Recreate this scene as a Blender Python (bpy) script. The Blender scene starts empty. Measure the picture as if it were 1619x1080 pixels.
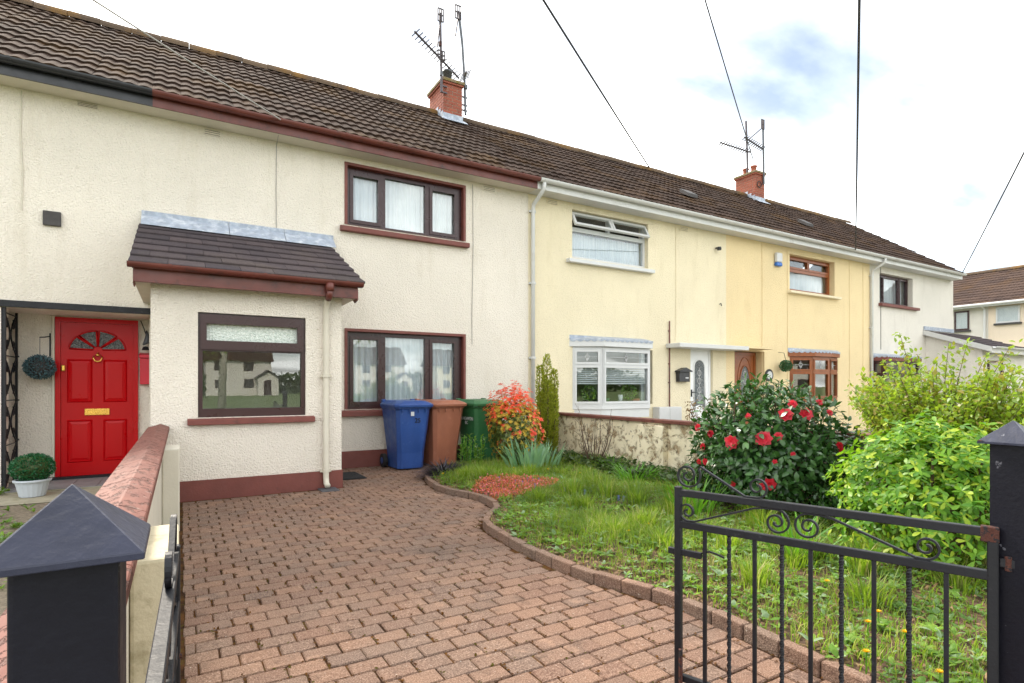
import bpy, bmesh, math, random
from mathutils import Vector, Matrix, Euler
random.seed(7)
R = math.radians
sc = bpy.context.scene
COL = sc.collection

# ------------------------------------------------------------------ camera, sky, sun, exposure
CAM_H = 1.236
cd = bpy.data.cameras.new('camera'); cam = bpy.data.objects.new('camera', cd); COL.objects.link(cam)
cd.sensor_width = 36.0; cd.lens = 36.0 * 887.0 / 1619.0
cd.shift_y = 70.5 / 1619.0
cd.clip_start = 0.05; cd.clip_end = 2000
cam.location = (0, 0, CAM_H); cam.rotation_euler = (R(90), 0, R(-30.6))
sc.camera = cam

SUN_EL, SUN_AZ = R(43), R(-12)          # azimuth measured from +Y towards +X
w = bpy.data.worlds.new('World'); sc.world = w; w.use_nodes = True
nt = w.node_tree; N = nt.nodes; L = nt.links; N.clear()
out = N.new('ShaderNodeOutputWorld'); bg = N.new('ShaderNodeBackground'); bg.inputs['Strength'].default_value = 0.05
sky = N.new('ShaderNodeTexSky'); sky.sky_type = 'NISHITA'; sky.sun_disc = False
sky.sun_elevation = SUN_EL; sky.sun_rotation = SUN_AZ; sky.air_density = 1.0; sky.dust_density = 0.6; sky.ozone_density = 2.0
tc = N.new('ShaderNodeTexCoord'); sep = N.new('ShaderNodeSeparateXYZ'); L.new(tc.outputs['Generated'], sep.inputs[0])
def wmath(op, a, b=None, clamp=False):
    n = N.new('ShaderNodeMath'); n.operation = op; n.use_clamp = clamp
    for i, x in enumerate((a, b)):
        if x is None: continue
        if isinstance(x, (int, float)): n.inputs[i].default_value = x
        else: L.new(x, n.inputs[i])
    return n.outputs[0]
zz = wmath('ADD', wmath('MAXIMUM', sep.outputs['Z'], 0.0), 0.22)
px = wmath('DIVIDE', sep.outputs['X'], zz); py = wmath('DIVIDE', sep.outputs['Y'], zz)
comb = N.new('ShaderNodeCombineXYZ'); L.new(px, comb.inputs[0]); L.new(py, comb.inputs[1])
mp = N.new('ShaderNodeMapping'); mp.inputs['Location'].default_value = (-1.68, 4.81, 0); mp.inputs['Rotation'].default_value = (0, 0, R(25))
mp.inputs['Scale'].default_value = (0.75, 1.5, 1); L.new(comb.outputs[0], mp.inputs[0])
cn = N.new('ShaderNodeTexNoise'); cn.inputs['Scale'].default_value = 1.15; cn.inputs['Detail'].default_value = 8
cn.inputs['Roughness'].default_value = 0.55; cn.inputs['Distortion'].default_value = 0.35; L.new(mp.outputs[0], cn.inputs['Vector'])
cr = N.new('ShaderNodeMapRange'); cr.inputs['From Min'].default_value = 0.305; cr.inputs['From Max'].default_value = 0.60
cr.inputs['To Min'].default_value = 0.0; cr.inputs['To Max'].default_value = 1.0; L.new(cn.outputs['Fac'], cr.inputs['Value'])
cn2 = N.new('ShaderNodeTexNoise'); cn2.inputs['Scale'].default_value = 2.6; cn2.inputs['Detail'].default_value = 6; L.new(mp.outputs[0], cn2.inputs['Vector'])
cc = N.new('ShaderNodeMapRange'); cc.inputs['From Min'].default_value = 0.33; cc.inputs['From Max'].default_value = 0.52
cc.inputs['To Min'].default_value = 8.5; cc.inputs['To Max'].default_value = 20.5; L.new(cn2.outputs['Fac'], cc.inputs['Value'])
ccol = N.new('ShaderNodeCombineColor'); L.new(cc.outputs[0], ccol.inputs[0]); L.new(cc.outputs[0], ccol.inputs[1]); L.new(wmath('MULTIPLY', cc.outputs[0], 0.95), ccol.inputs[2])
mx = N.new('ShaderNodeMix'); mx.data_type = 'RGBA'; L.new(wmath('ADD', wmath('MULTIPLY', wmath('POWER', cr.outputs[0], 1.7), 0.82), 0.18), mx.inputs[0]); L.new(sky.outputs[0], mx.inputs[6]); L.new(ccol.outputs[0], mx.inputs[7])
L.new(mx.outputs[2], bg.inputs['Color']); L.new(bg.outputs[0], out.inputs['Surface'])

sd = bpy.data.lights.new('sun', 'SUN'); sd.energy = 1.35; sd.angle = R(10); sd.color = (1.0, 0.91, 0.78)
sun = bpy.data.objects.new('sun', sd); COL.objects.link(sun)
sun.rotation_euler = Euler((-(math.pi / 2 - SUN_EL), 0, -SUN_AZ), 'XYZ')
sun.location = (0, 30, 25)

vs = sc.view_settings; vs.view_transform = 'Standard'; vs.look = 'None'; vs.gamma = 1.0; vs.use_curve_mapping = False
vs.exposure = 2.06
sc.render.engine = 'CYCLES'; sc.cycles.use_denoising = True
sc.cycles.max_bounces = 8; sc.cycles.transparent_max_bounces = 16; sc.cycles.caustics_reflective = False; sc.cycles.caustics_refractive = False

# ------------------------------------------------------------------ helpers: colour and materials
def lin(v):
    v /= 255.0
    return v / 12.92 if v <= 0.04045 else ((v + 0.055) / 1.055) ** 2.4
def c(r, g, b, k=0.85): return (lin(r) * k, lin(g) * k, lin(b) * k, 1.0)

class NT:
    def __init__(s, name):
        s.m = bpy.data.materials.new(name); s.m.use_nodes = True
        s.t = s.m.node_tree; s.t.nodes.clear(); s.out = s.n('ShaderNodeOutputMaterial')
    def n(s, typ, **kw):
        x = s.t.nodes.new(typ)
        for k, v in kw.items(): setattr(x, k, v)
        return x
    def set(s, node, **kw):
        for k, v in kw.items(): s.inp(node, k.replace('_', ' '), v)
    def inp(s, node, key, v):
        i = node.inputs[key]
        if hasattr(v, 'is_linked') or isinstance(v, bpy.types.NodeSocket): s.t.links.new(v, i)
        else: i.default_value = v
    def pos(s):
        g = s.n('ShaderNodeNewGeometry'); return g.outputs['Position']
    def noise(s, scale, detail=4, rough=0.55, vec=None, dist=0.0, vscale=None):
        x = s.n('ShaderNodeTexNoise'); v = vec if vec is not None else s.pos()
        if vscale:
            mpn = s.n('ShaderNodeMapping'); mpn.inputs['Scale'].default_value = vscale; s.t.links.new(v, mpn.inputs[0]); v = mpn.outputs[0]
        s.t.links.new(v, x.inputs['Vector']); s.set(x, Scale=scale, Detail=detail, Roughness=rough, Distortion=dist); return x.outputs['Fac']
    def vor(s, scale, feature='F1', vec=None):
        x = s.n('ShaderNodeTexVoronoi', feature=feature); s.t.links.new(vec if vec is not None else s.pos(), x.inputs['Vector']); s.set(x, Scale=scale); return x.outputs['Distance']
    def rng(s, v, a, b, lo=0.0, hi=1.0):
        x = s.n('ShaderNodeMapRange'); s.t.links.new(v, x.inputs['Value'])
        for k, q in zip(('From Min', 'From Max', 'To Min', 'To Max'), (a, b, lo, hi)): x.inputs[k].default_value = q
        return x.outputs[0]
    def mix(s, f, a, b, mode='MIX'):
        x = s.n('ShaderNodeMix', data_type='RGBA', blend_type=mode)
        for i, v in ((0, f), (6, a), (7, b)): s.inp(x, i, v)
        return x.outputs[2]
    def math(s, op, a, b=None):
        x = s.n('ShaderNodeMath', operation=op)
        s.inp(x, 0, a)
        if b is not None: s.inp(x, 1, b)
        return x.outputs[0]
    def rand(s):
        g = s.n('ShaderNodeNewGeometry'); o = s.n('ShaderNodeObjectInfo')
        return s.math('FRACT', s.math('ADD', g.outputs['Random Per Island'], o.outputs['Random']))
    def bump(s, h, dist, strength=1.0, normal=None):
        x = s.n('ShaderNodeBump'); s.t.links.new(h, x.inputs['Height']); x.inputs['Distance'].default_value = dist; x.inputs['Strength'].default_value = strength
        if normal is not None: s.t.links.new(normal, x.inputs['Normal'])
        return x.outputs[0]
    def pbsdf(s, col, rough=0.6, metal=0.0, spec=0.5, normal=None, coat=0.0):
        p = s.n('ShaderNodeBsdfPrincipled'); s.inp(p, 'Base Color', col); s.inp(p, 'Roughness', rough); s.inp(p, 'Metallic', metal)
        s.inp(p, 'Specular IOR Level', spec)
        if coat: p.inputs['Coat Weight'].default_value = coat; p.inputs['Coat Roughness'].default_value = 0.12
        if normal is not None: s.t.links.new(normal, p.inputs['Normal'])
        return p.outputs[0]
    def done(s, sh): s.t.links.new(sh, s.out.inputs['Surface']); return s.m

def plain(name, col, rough=0.5, var=0.25, vs_=6.0, bump=0.0, bs=80.0, metal=0.0, spec=0.5, coat=0.0, dirt=None, dscale=5.0, dlo=0.55, dhi=0.7):
    t = NT(name); n1 = t.noise(vs_, 5)
    dark = tuple(x * (1 - var) for x in col[:3]) + (1,); lite = tuple(min(1, x * (1 + var * 0.7)) for x in col[:3]) + (1,)
    cl = t.mix(t.rng(n1, 0.3, 0.7), dark, lite)
    if dirt: cl = t.mix(t.rng(t.noise(dscale, 8, 0.65), dlo, dhi), cl, dirt)
    nm = t.bump(t.noise(bs, 4), bump) if bump else None
    rg = t.rng(t.noise(vs_ * 2.3, 3), 0.3, 0.7, max(0.03, rough - 0.08), min(1, rough + 0.1))
    return t.done(t.pbsdf(cl, rg, metal, spec, nm, coat))

def roughcast(name, col, dirtcol=None, grain=1.0):
    col = tuple(x * 1.06 for x in col[:3]) + (1,)
    if dirtcol: dirtcol = tuple(x * 1.0 for x in dirtcol[:3]) + (1,)
    t = NT(name)
    cl = t.mix(t.rng(t.noise(0.9, 5), 0.3, 0.7), tuple(x * 0.94 for x in col[:3]) + (1,), tuple(min(1, x * 1.04) for x in col[:3]) + (1,))
    grime = t.rng(t.noise(2.2, 8, 0.7, vscale=(1.6, 1.6, 0.35)), 0.54, 0.80, 0, 0.45)
    cl = t.mix(grime, cl, dirtcol or tuple(x * 0.75 for x in col[:3]) + (1,))
    h1 = t.noise(62, 3, 0.6); h2 = t.noise(140, 2, 0.6); h3 = t.vor(55, 'SMOOTH_F1')
    cl = t.mix(t.rng(h1, 0.3, 0.48, 0.30, 0), cl, tuple(x * 0.6 for x in col[:3]) + (1,))
    h = t.math('ADD', t.math('ADD', h1, t.math('MULTIPLY', h2, 0.4)), t.math('MULTIPLY', h3, -0.5))
    nm = t.bump(h, 0.019 * grain, 1.0)
    return t.done(t.pbsdf(cl, 0.85, 0, 0.25, nm))

def glass_mat(name, f0=0.11, tint=(0.93, 0.96, 0.97, 1), wav=0.00007):
    t = NT(name); lw = t.n('ShaderNodeLayerWeight'); lw.inputs['Blend'].default_value = 0.5; fac = t.math('ADD', t.math('MULTIPLY', t.math('POWER', lw.outputs['Facing'], 5.0), 0.93), f0)
    nm = t.bump(t.noise(3.0, 2), wav * 4, 1.0)
    g = t.n('ShaderNodeBsdfGlossy'); g.inputs['Roughness'].default_value = 0.0; t.t.links.new(nm, g.inputs['Normal'])
    tr = t.n('ShaderNodeBsdfTransparent'); tr.inputs['Color'].default_value = tint
    m = t.n('ShaderNodeMixShader'); t.t.links.new(fac, m.inputs[0]); t.t.links.new(tr.outputs[0], m.inputs[1]); t.t.links.new(g.outputs[0], m.inputs[2])
    return t.done(m.outputs[0])

def leaf_mat(name, a, b, rough=0.4, trans=0.35, spec=0.5, third=None, patch=None):
    t = NT(name); r = t.rand(); cl = t.mix(r, a, b)
    if third: cl = t.mix(t.rng(t.math('FRACT', t.math('MULTIPLY', r, 7.31)), 0.72, 0.8), cl, third)
    cl = t.mix(t.rng(t.noise(9, 3), 0.35, 0.65, 0, 0.35), cl, tuple(x * 0.6 for x in a[:3]) + (1,))
    if patch: cl = t.mix(t.rng(t.noise(2.6, 5, 0.6), 0.42, 0.62, 0, 0.8), cl, patch)
    p = t.pbsdf(cl, rough, 0, spec)
    tl = t.n('ShaderNodeBsdfTranslucent'); t.inp(tl, 'Color', t.mix(0.5, cl, (min(1, b[0] * 1.6), min(1, b[1] * 1.7), b[2] * 0.7, 1)))
    m = t.n('ShaderNodeMixShader'); m.inputs[0].default_value = trans; t.t.links.new(p, m.inputs[1]); t.t.links.new(tl.outputs[0], m.inputs[2])
    return t.done(m.outputs[0])

MAT = {}
MAT['cream'] = roughcast('cream_roughcast', c(250, 241, 228), c(218, 204, 180))
MAT['yellow_pale'] = roughcast('pale_yellow_roughcast', c(248, 235, 204), c(222, 205, 164), 0.9)
MAT['yellow'] = roughcast('warm_yellow_roughcast', c(247, 224, 178), c(226, 198, 146), 0.85)
MAT['beige'] = roughcast('beige_roughcast', c(236, 230, 220), c(196, 188, 176), 0.8)
MAT['pink'] = roughcast('pinkish_roughcast', c(240, 222, 200), None, 0.5)
MAT['smooth_cream'] = plain('smooth_cream_paint', c(240, 232, 214, .68), 0.6, 0.06, 3, 0.002, 40)
MAT['brown_paint'] = plain('red_brown_masonry_paint', c(122, 66, 58), 0.6, 0.14, 5, 0.002, 50, dirt=c(80, 55, 50), dscale=7, dlo=0.6, dhi=0.75)
MAT['brown_frame'] = plain('dark_brown_window_frame', c(66, 34, 36, .7), 0.3, 0.04, 2)
MAT['brown_gutter'] = plain('brown_gutter_plastic', c(112, 58, 50), 0.4, 0.2, 4, dirt=c(70, 45, 42), dscale=6)
MAT['black_gutter'] = plain('black_gutter_plastic', c(38, 40, 46), 0.35, 0.2, 4)
MAT['white_upvc'] = plain('white_upvc', c(244, 245, 246, .66), 0.35, 0.04, 4)
MAT['white_gutter'] = plain('white_gutter_plastic', c(240, 240, 238, .66), 0.4, 0.05, 3, dirt=c(200, 198, 192, .7), dscale=3, dlo=0.55, dhi=0.8)
MAT['white_door'] = plain('white_door_panel', c(246, 247, 248, .9), 0.35, 0.03, 4)  # lighter copy of the white, offsetting the canopy's shade on the door
MAT['oak'] = plain('orange_brown_timber_frame', c(150, 82, 38), 0.35, 0.2, 12)
MAT['glass'] = glass_mat('window_glass')
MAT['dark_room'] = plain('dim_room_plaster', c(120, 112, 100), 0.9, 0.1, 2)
MAT['lead'] = plain('weathered_lead', c(168, 178, 195), 0.5, 0.22, 14, 0.002, 30, dirt=c(215, 220, 228), dscale=9, dlo=0.5, dhi=0.7)
MAT['black_iron'] = plain('black_painted_iron', c(20, 21, 28), 0.52, 0.25, 20, 0.0008, 120, spec=0.4, dirt=c(62, 62, 68), dscale=22, dlo=0.62, dhi=0.75)
MAT['rust'] = plain('rust', c(104, 58, 46, .6), 0.9, 0.4, 60, 0.003, 150, dirt=c(40, 36, 40, .6), dscale=60, dlo=0.5, dhi=0.56)
MAT['post_paint'] = plain('navy_black_post_paint', c(17, 17, 28), 0.5, 0.2, 10, 0.0012, 90, spec=0.22, dirt=c(96, 96, 104), dscale=34, dlo=0.66, dhi=0.70)
MAT['cap_paint'] = plain('weathered_cap_paint', c(44, 47, 66), 0.42, 0.3, 12, 0.0016, 60, spec=0.4, dirt=c(128, 128, 136), dscale=30, dlo=0.655, dhi=0.70)
MAT['red_door'] = plain('glossy_red_door_paint', c(192, 4, 14, .9), 0.34, 0.05, 2, 0, spec=0.2, coat=0.08)
MAT['brass'] = plain('brass', c(225, 180, 90, 1.0), 0.28, 0.12, 20, metal=1.0)
MAT['red_box'] = plain('bright_red_metal', c(210, 20, 50), 0.35, 0.06, 6)
MAT['concrete'] = plain('weathered_concrete', c(176, 168, 146), 0.9, 0.2, 6, 0.004, 60, dirt=c(130, 125, 95), dscale=3)
MAT['tile_floor'] = plain('grey_quarry_tile', c(140, 140, 142), 0.6, 0.15, 6)
MAT['rubber'] = plain('black_rubber', c(34, 34, 36), 0.8, 0.2, 20)
MAT['mast'] = plain('aerial_metal', c(92, 84, 88), 0.5, 0.3, 30, metal=0.4)
MAT['cable'] = plain('black_cable', c(30, 30, 34), 0.6, 0.1, 5)
MAT['grey_cable'] = plain('grey_cable', c(170, 165, 160), 0.6, 0.1, 5)
MAT['terracotta'] = plain('terracotta_pot', c(178, 100, 78), 0.8, 0.2, 12, 0.002, 60)
MAT['stone_cap'] = plain('mossy_concrete_cap', c(140, 122, 98), 0.9, 0.25, 10, 0.004, 50, dirt=c(120, 105, 45), dscale=9, dlo=0.5, dhi=0.62)
MAT['flue'] = plain('grey_flue_metal', c(95, 98, 104), 0.5, 0.15, 10, metal=0.3)
MAT['slate_dark'] = plain('dark_slate', c(70, 66, 66), 0.7, 0.25, 12, 0.003, 60)
MAT['mailbox'] = plain('black_metal_mailbox', c(45, 45, 50), 0.4, 0.15, 10)
MAT['plastic_white'] = plain('white_plastic', c(240, 240, 240, .66), 0.4, 0.04, 5)
MAT['pot_grey'] = plain('grey_white_plastic_pot', c(198, 205, 214), 0.5, 0.06, 8)
MAT['blue_lens'] = plain('blue_plastic', c(40, 110, 200), 0.3, 0.05, 5)
MAT['ink'] = plain('black_marker', c(16, 18, 20), 0.6, 0.05, 5)
MAT['asphalt'] = plain('asphalt', c(92, 92, 94), 0.9, 0.25, 8, 0.004, 120)
MAT['footpath'] = plain('concrete_footpath', c(160, 156, 148), 0.9, 0.15, 5, 0.003, 80)
MAT['meadow'] = plain('mown_green', c(105, 125, 62), 0.95, 0.35, 3, 0.02, 30, dirt=c(120, 110, 70), dscale=0.7)
MAT['soil'] = plain('dark_garden_soil', c(96, 72, 56), 0.95, 0.4, 14, 0.02, 40, dirt=c(140, 112, 82), dscale=18, dlo=0.5, dhi=0.65)
MAT['bark'] = plain('brown_bark', c(98, 78, 62), 0.9, 0.3, 25, 0.004, 60)
MAT['birch'] = plain('pale_birch_bark', c(215, 208, 195), 0.85, 0.15, 8, 0.004, 30, dirt=c(70, 64, 60), dscale=7, dlo=0.58, dhi=0.64)
MAT['gravel'] = plain('stony_soil', c(140, 126, 108), 0.95, 0.45, 30, 0.015, 60, dirt=c(90, 88, 60), dscale=6)

def tile_mat(name, base, alt, moss, mossamt=0.5):
    t = NT(name); r = t.rand(); cl = t.mix(r, base, alt)
    cl = t.mix(t.rng(t.noise(1.1, 6, 0.65), 0.50, 0.70, 0, mossamt), cl, moss)
    cl = t.mix(t.rng(t.noise(24, 4, 0.6), 0.66, 0.76, 0, 0.45), cl, c(150, 138, 120, .7))
    cl = t.mix(t.rng(t.noise(55, 3), 0.3, 0.6, 0.45, 0), cl, tuple(x * 0.5 for x in base[:3]) + (1,))
    nm = t.bump(t.noise(90, 4), 0.004)
    return t.done(t.pbsdf(cl, 0.95, 0, 0.1, nm))
MAT['roof_tile'] = tile_mat('concrete_roof_tile', c(86, 68, 60, .62), c(70, 56, 50, .62), c(104, 76, 42, .62), 0.8)
MAT['porch_tile'] = tile_mat('flat_concrete_tile', c(92, 82, 84), c(74, 68, 72), c(112, 100, 88), 0.4)
MAT['far_tile'] = tile_mat('far_roof_tile', c(100, 82, 74, .7), c(80, 66, 62, .7), c(112, 84, 54, .7), 0.6)
MAT['ridge_tile'] = tile_mat('ridge_tile', c(118, 100, 84), c(98, 84, 74), c(150, 110, 52), 0.9)

def brick_mat():
    t = NT('red_brick'); r = t.rand(); cl = t.mix(r, c(190, 108, 86, .62), c(166, 96, 80, .62))
    cl = t.mix(t.rng(t.noise(30, 4), 0.58, 0.7, 0, 0.4), cl, c(120, 75, 62))
    return t.done(t.pbsdf(cl, 0.85, 0, 0.3, t.bump(t.noise(120, 3), 0.003)))
MAT['brick'] = brick_mat()
MAT['mortar'] = plain('pale_mortar', c(205, 185, 168, .62), 0.95, 0.15, 20, 0.002, 80)

def paver_mat(name, base, alt, grey):
    t = NT(name); r = t.rand(); cl = t.mix(r, base, alt)
    cl = t.mix(t.rng(t.math('FRACT', t.math('MULTIPLY', r, 5.17)), 0.55, 1.0, 0, 0.6), cl, grey)
    cl = t.mix(t.rng(t.noise(1.3, 6, 0.65), 0.44, 0.70, 0, 0.65), cl, c(132, 114, 102, .6))
    sp = t.noise(150, 4, 0.8); cl = t.mix(t.rng(sp, 0.50, 0.66, 0, 0.7), cl, c(226, 192, 170, .62)); cl = t.mix(t.rng(sp, 0.34, 0.50, 0.75, 0), cl, c(96, 66, 56, .6))
    cl = t.mix(t.rng(t.noise(60, 3), 0.70, 0.74, 0, 0.7), cl, c(232, 222, 208, .8))
    cl = t.mix(t.rng(t.noise(4.5, 7, 0.75), 0.56, 0.70, 0, 0.65), cl, c(92, 74, 62, .65))
    cl = t.mix(t.rng(t.noise(0.8, 4), 0.58, 0.74, 0, 0.6), cl, c(84, 74, 68, .7))
    cl = t.mix(t.rng(t.noise(2.1, 5, 0.7), 0.60, 0.68, 0, 0.5), cl, c(218, 176, 148, .55))
    nm = t.bump(t.math('ADD', t.noise(150, 3), t.math('MULTIPLY', t.noise(26, 4), 2.0)), 0.006)
    return t.done(t.pbsdf(cl, 0.88, 0, 0.3, nm))
MAT['paver'] = paver_mat('tumbled_block_paver', c(190, 148, 122, .44), c(166, 126, 106, .41), c(152, 132, 120, .42))
MAT['kerb'] = paver_mat('kerb_block', c(160, 126, 106, .6), c(142, 112, 96, .6), c(134, 118, 104, .6))
def joint_mat():
    t = NT('mossy_joint_sand'); cl = t.mix(t.rng(t.noise(7, 6), 0.42, 0.62), c(70, 48, 34, .6), c(118, 80, 46, .6))
    cl = t.mix(t.rng(t.noise(30, 4), 0.56, 0.68), cl, c(92, 78, 34))
    return t.done(t.pbsdf(cl, 0.95, 0, 0.1, t.bump(t.noise(120, 4), 0.01)))
MAT['joint'] = joint_mat()
def dirty_wall():
    t = NT('flaking_cream_paint')
    cl = t.mix(t.rng(t.noise(2.5, 5), 0.35, 0.7), c(240, 228, 200, 1.0), c(228, 214, 182, 1.0))
    low = t.n('ShaderNodeSeparateXYZ'); t.t.links.new(t.pos(), low.inputs[0])
    fl = t.noise(8.0, 10, 0.7, dist=0.6)
    cl = t.mix(t.rng(fl, 0.53, 0.58, 0, 0.85), cl, c(160, 134, 100))
    cl = t.mix(t.rng(t.noise(16, 8, 0.7), 0.59, 0.63, 0, 0.85), cl, c(96, 78, 56))
    cl = t.mix(t.rng(t.noise(1.6, 6), 0.54, 0.74, 0, 0.4), cl, c(170, 150, 112))
    nm = t.bump(t.math('ADD', t.rng(fl, 0.5, 0.56, 1, 0), t.math('MULTIPLY', t.noise(40, 4), 0.5)), 0.006)
    return t.done(t.pbsdf(cl, 0.9, 0, 0.2, nm))
MAT['dirty_wall'] = dirty_wall()
MAT['aged_cream'] = plain('aged_cream_paint', c(218, 206, 176, .8), 0.85, 0.1, 4, 0.003, 60, dirt=c(150, 138, 104, .8), dscale=9, dlo=0.52, dhi=0.75)
def flaky_coping():
    t = NT('flaking_red_brown_coping'); cl = t.mix(t.rng(t.noise(6, 5), 0.35, 0.65), c(178, 112, 96, .43), c(156, 94, 82, .43))
    f = t.noise(26, 9, 0.7, dist=0.5, vscale=(1.0, 0.6, 1.0))
    cl = t.mix(t.rng(f, 0.60, 0.62), cl, c(98, 64, 56)); cl = t.mix(t.rng(t.noise(20, 5), 0.64, 0.7, 0, 0.5), cl, c(214, 186, 172, .5))
    return t.done(t.pbsdf(cl, 0.65, 0, 0.35, t.bump(t.rng(f, 0.55, 0.6, 1, 0), 0.006)))
MAT['coping'] = flaky_coping()
def net_mat():
    t = NT('white_net_curtain'); cl = t.mix(t.rng(t.noise(4, 4, vscale=(6, 1, 0.4)), 0.3, 0.7), (0.70, 0.74, 0.78, 1), (0.88, 0.89, 0.90, 1))
    d = t.n('ShaderNodeBsdfDiffuse'); t.inp(d, 'Color', cl); tl = t.n('ShaderNodeBsdfTranslucent'); t.inp(tl, 'Color', cl)
    m = t.n('ShaderNodeMixShader'); m.inputs[0].default_value = 0.12; t.t.links.new(d.outputs[0], m.inputs[1]); t.t.links.new(tl.outputs[0], m.inputs[2])
    return t.done(m.outputs[0])
MAT['net'] = net_mat()
def frosted():
    t = NT('frosted_glass'); nm = t.bump(t.vor(60), 0.01)
    return t.done(t.pbsdf(t.mix(t.rng(t.noise(40, 4), 0.35, 0.65), (0.50, 0.58, 0.52, 1), (0.80, 0.85, 0.80, 1)), 0.18, 0, 0.6, nm))
MAT['frosted'] = frosted()
def obscure():
    t = NT('obscure_dark_glass'); nm = t.bump(t.vor(90), 0.012)
    return t.done(t.pbsdf(t.mix(t.rng(t.noise(60, 4), 0.35, 0.65), c(62, 66, 70), c(150, 158, 160)), 0.15, 0, 0.7, nm))
MAT['obscure'] = obscure()
def bin_mat(name, col, scuff):
    t = NT(name); cl = t.mix(t.rng(t.noise(5, 6, vscale=(1, 1, 0.4)), 0.35, 0.7), tuple(x * 0.85 for x in col[:3]) + (1,), tuple(x * 1.1 for x in col[:3]) + (1,))
    cl = t.mix(t.rng(t.noise(14, 8, 0.7), 0.58, 0.72, 0, 0.45), cl, scuff)
    return t.done(t.pbsdf(cl, t.rng(t.noise(9, 4), 0.3, 0.7, 0.34, 0.55), 0, 0.45, t.bump(t.noise(200, 2), 0.0008)))
MAT['bin_blue'] = bin_mat('blue_bin_plastic', c(44, 78, 146), c(98, 124, 178))
MAT['bin_brown'] = bin_mat('brown_bin_plastic', c(166, 106, 82), c(186, 134, 110))
MAT['bin_green'] = bin_mat('green_bin_plastic', c(52, 110, 66), c(90, 140, 98))
# foliage
MAT['camellia'] = leaf_mat('camellia_leaf', c(48, 84, 44, 0.85), c(80, 122, 58, 0.9), 0.26, 0.15, 0.55)
MAT['choisya'] = leaf_mat('choisya_leaf', c(72, 124, 34, 0.9), c(130, 174, 48, 0.9), 0.4, 0.4, 0.35, c(186, 204, 62, 0.95))
MAT['arching'] = leaf_mat('arching_shrub_leaf', c(108, 142, 44, .9), c(164, 186, 66, .9), 0.4, 0.4, 0.4, c(160, 136, 62, .9))
MAT['pieris_red'] = leaf_mat('pieris_young_leaf', c(236, 60, 58, 1.1), c(246, 122, 72, 1.1), 0.35, 0.35)
MAT['pieris_yellow'] = leaf_mat('pieris_turning_leaf', c(226, 178, 66, 1.0), c(180, 176, 64, 1.0), 0.35, 0.35)
MAT['pieris_green'] = leaf_mat('pieris_green_leaf', c(80, 104, 44), c(128, 136, 58), 0.35, 0.25)
MAT['yew'] = leaf_mat('golden_yew_needles', c(104, 122, 34, .95), c(186, 188, 66, .95), 0.5, 0.35)
MAT['iris'] = leaf_mat('iris_leaf', c(122, 166, 130, 1.0), c(154, 190, 154, 1.0), 0.45, 0.25)
MAT['daylily'] = leaf_mat('daylily_leaf', c(74, 140, 36), c(122, 176, 52), 0.4, 0.35)
MAT['mondo'] = leaf_mat('black_mondo_grass', c(40, 38, 48), c(64, 60, 72), 0.35, 0.1)
MAT['grass'] = leaf_mat('garden_grass', c(98, 138, 38, .88), c(160, 184, 64, .9), 0.5, 0.42, 0.3, c(206, 192, 128, .88), c(76, 112, 38, .8))
MAT['weed'] = leaf_mat('weed_leaf', c(90, 136, 42, .9), c(150, 182, 70, .92), 0.5, 0.35, 0.35, c(160, 182, 146, .9), c(72, 108, 46, .8))
MAT['dry'] = leaf_mat('dry_leaf_litter', c(120, 88, 62, .8), c(178, 148, 104, .8), 0.7, 0.2)
MAT['pinkcover'] = leaf_mat('pink_ground_cover', c(200, 88, 80, 1.0), c(184, 128, 74, 1.0), 0.5, 0.25, 0.3, c(234, 128, 150, 1.0))
MAT['topiary'] = leaf_mat('topiary_leaf', c(24, 88, 50), c(44, 120, 66), 0.35, 0.1)
MAT['topiary_teal'] = leaf_mat('teal_topiary_leaf', c(62, 92, 102), c(104, 138, 146), 0.35, 0.1)
MAT['flower_red'] = leaf_mat('camellia_petal', c(226, 30, 56), c(240, 62, 84), 0.5, 0.3)
MAT['flower_yellow'] = leaf_mat('dandelion_petal', c(248, 208, 20), c(252, 190, 10), 0.6, 0.3)
MAT['flower_blue'] = leaf_mat('grape_hyacinth', c(84, 98, 190), c(120, 130, 214), 0.6, 0.2)
MAT['birch_leaf'] = leaf_mat('birch_leaf', c(120, 146, 62), c(158, 170, 84), 0.5, 0.4)
MAT['hedge'] = leaf_mat('hedge_leaf', c(60, 84, 46), c(92, 112, 62), 0.5, 0.3)

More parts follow.
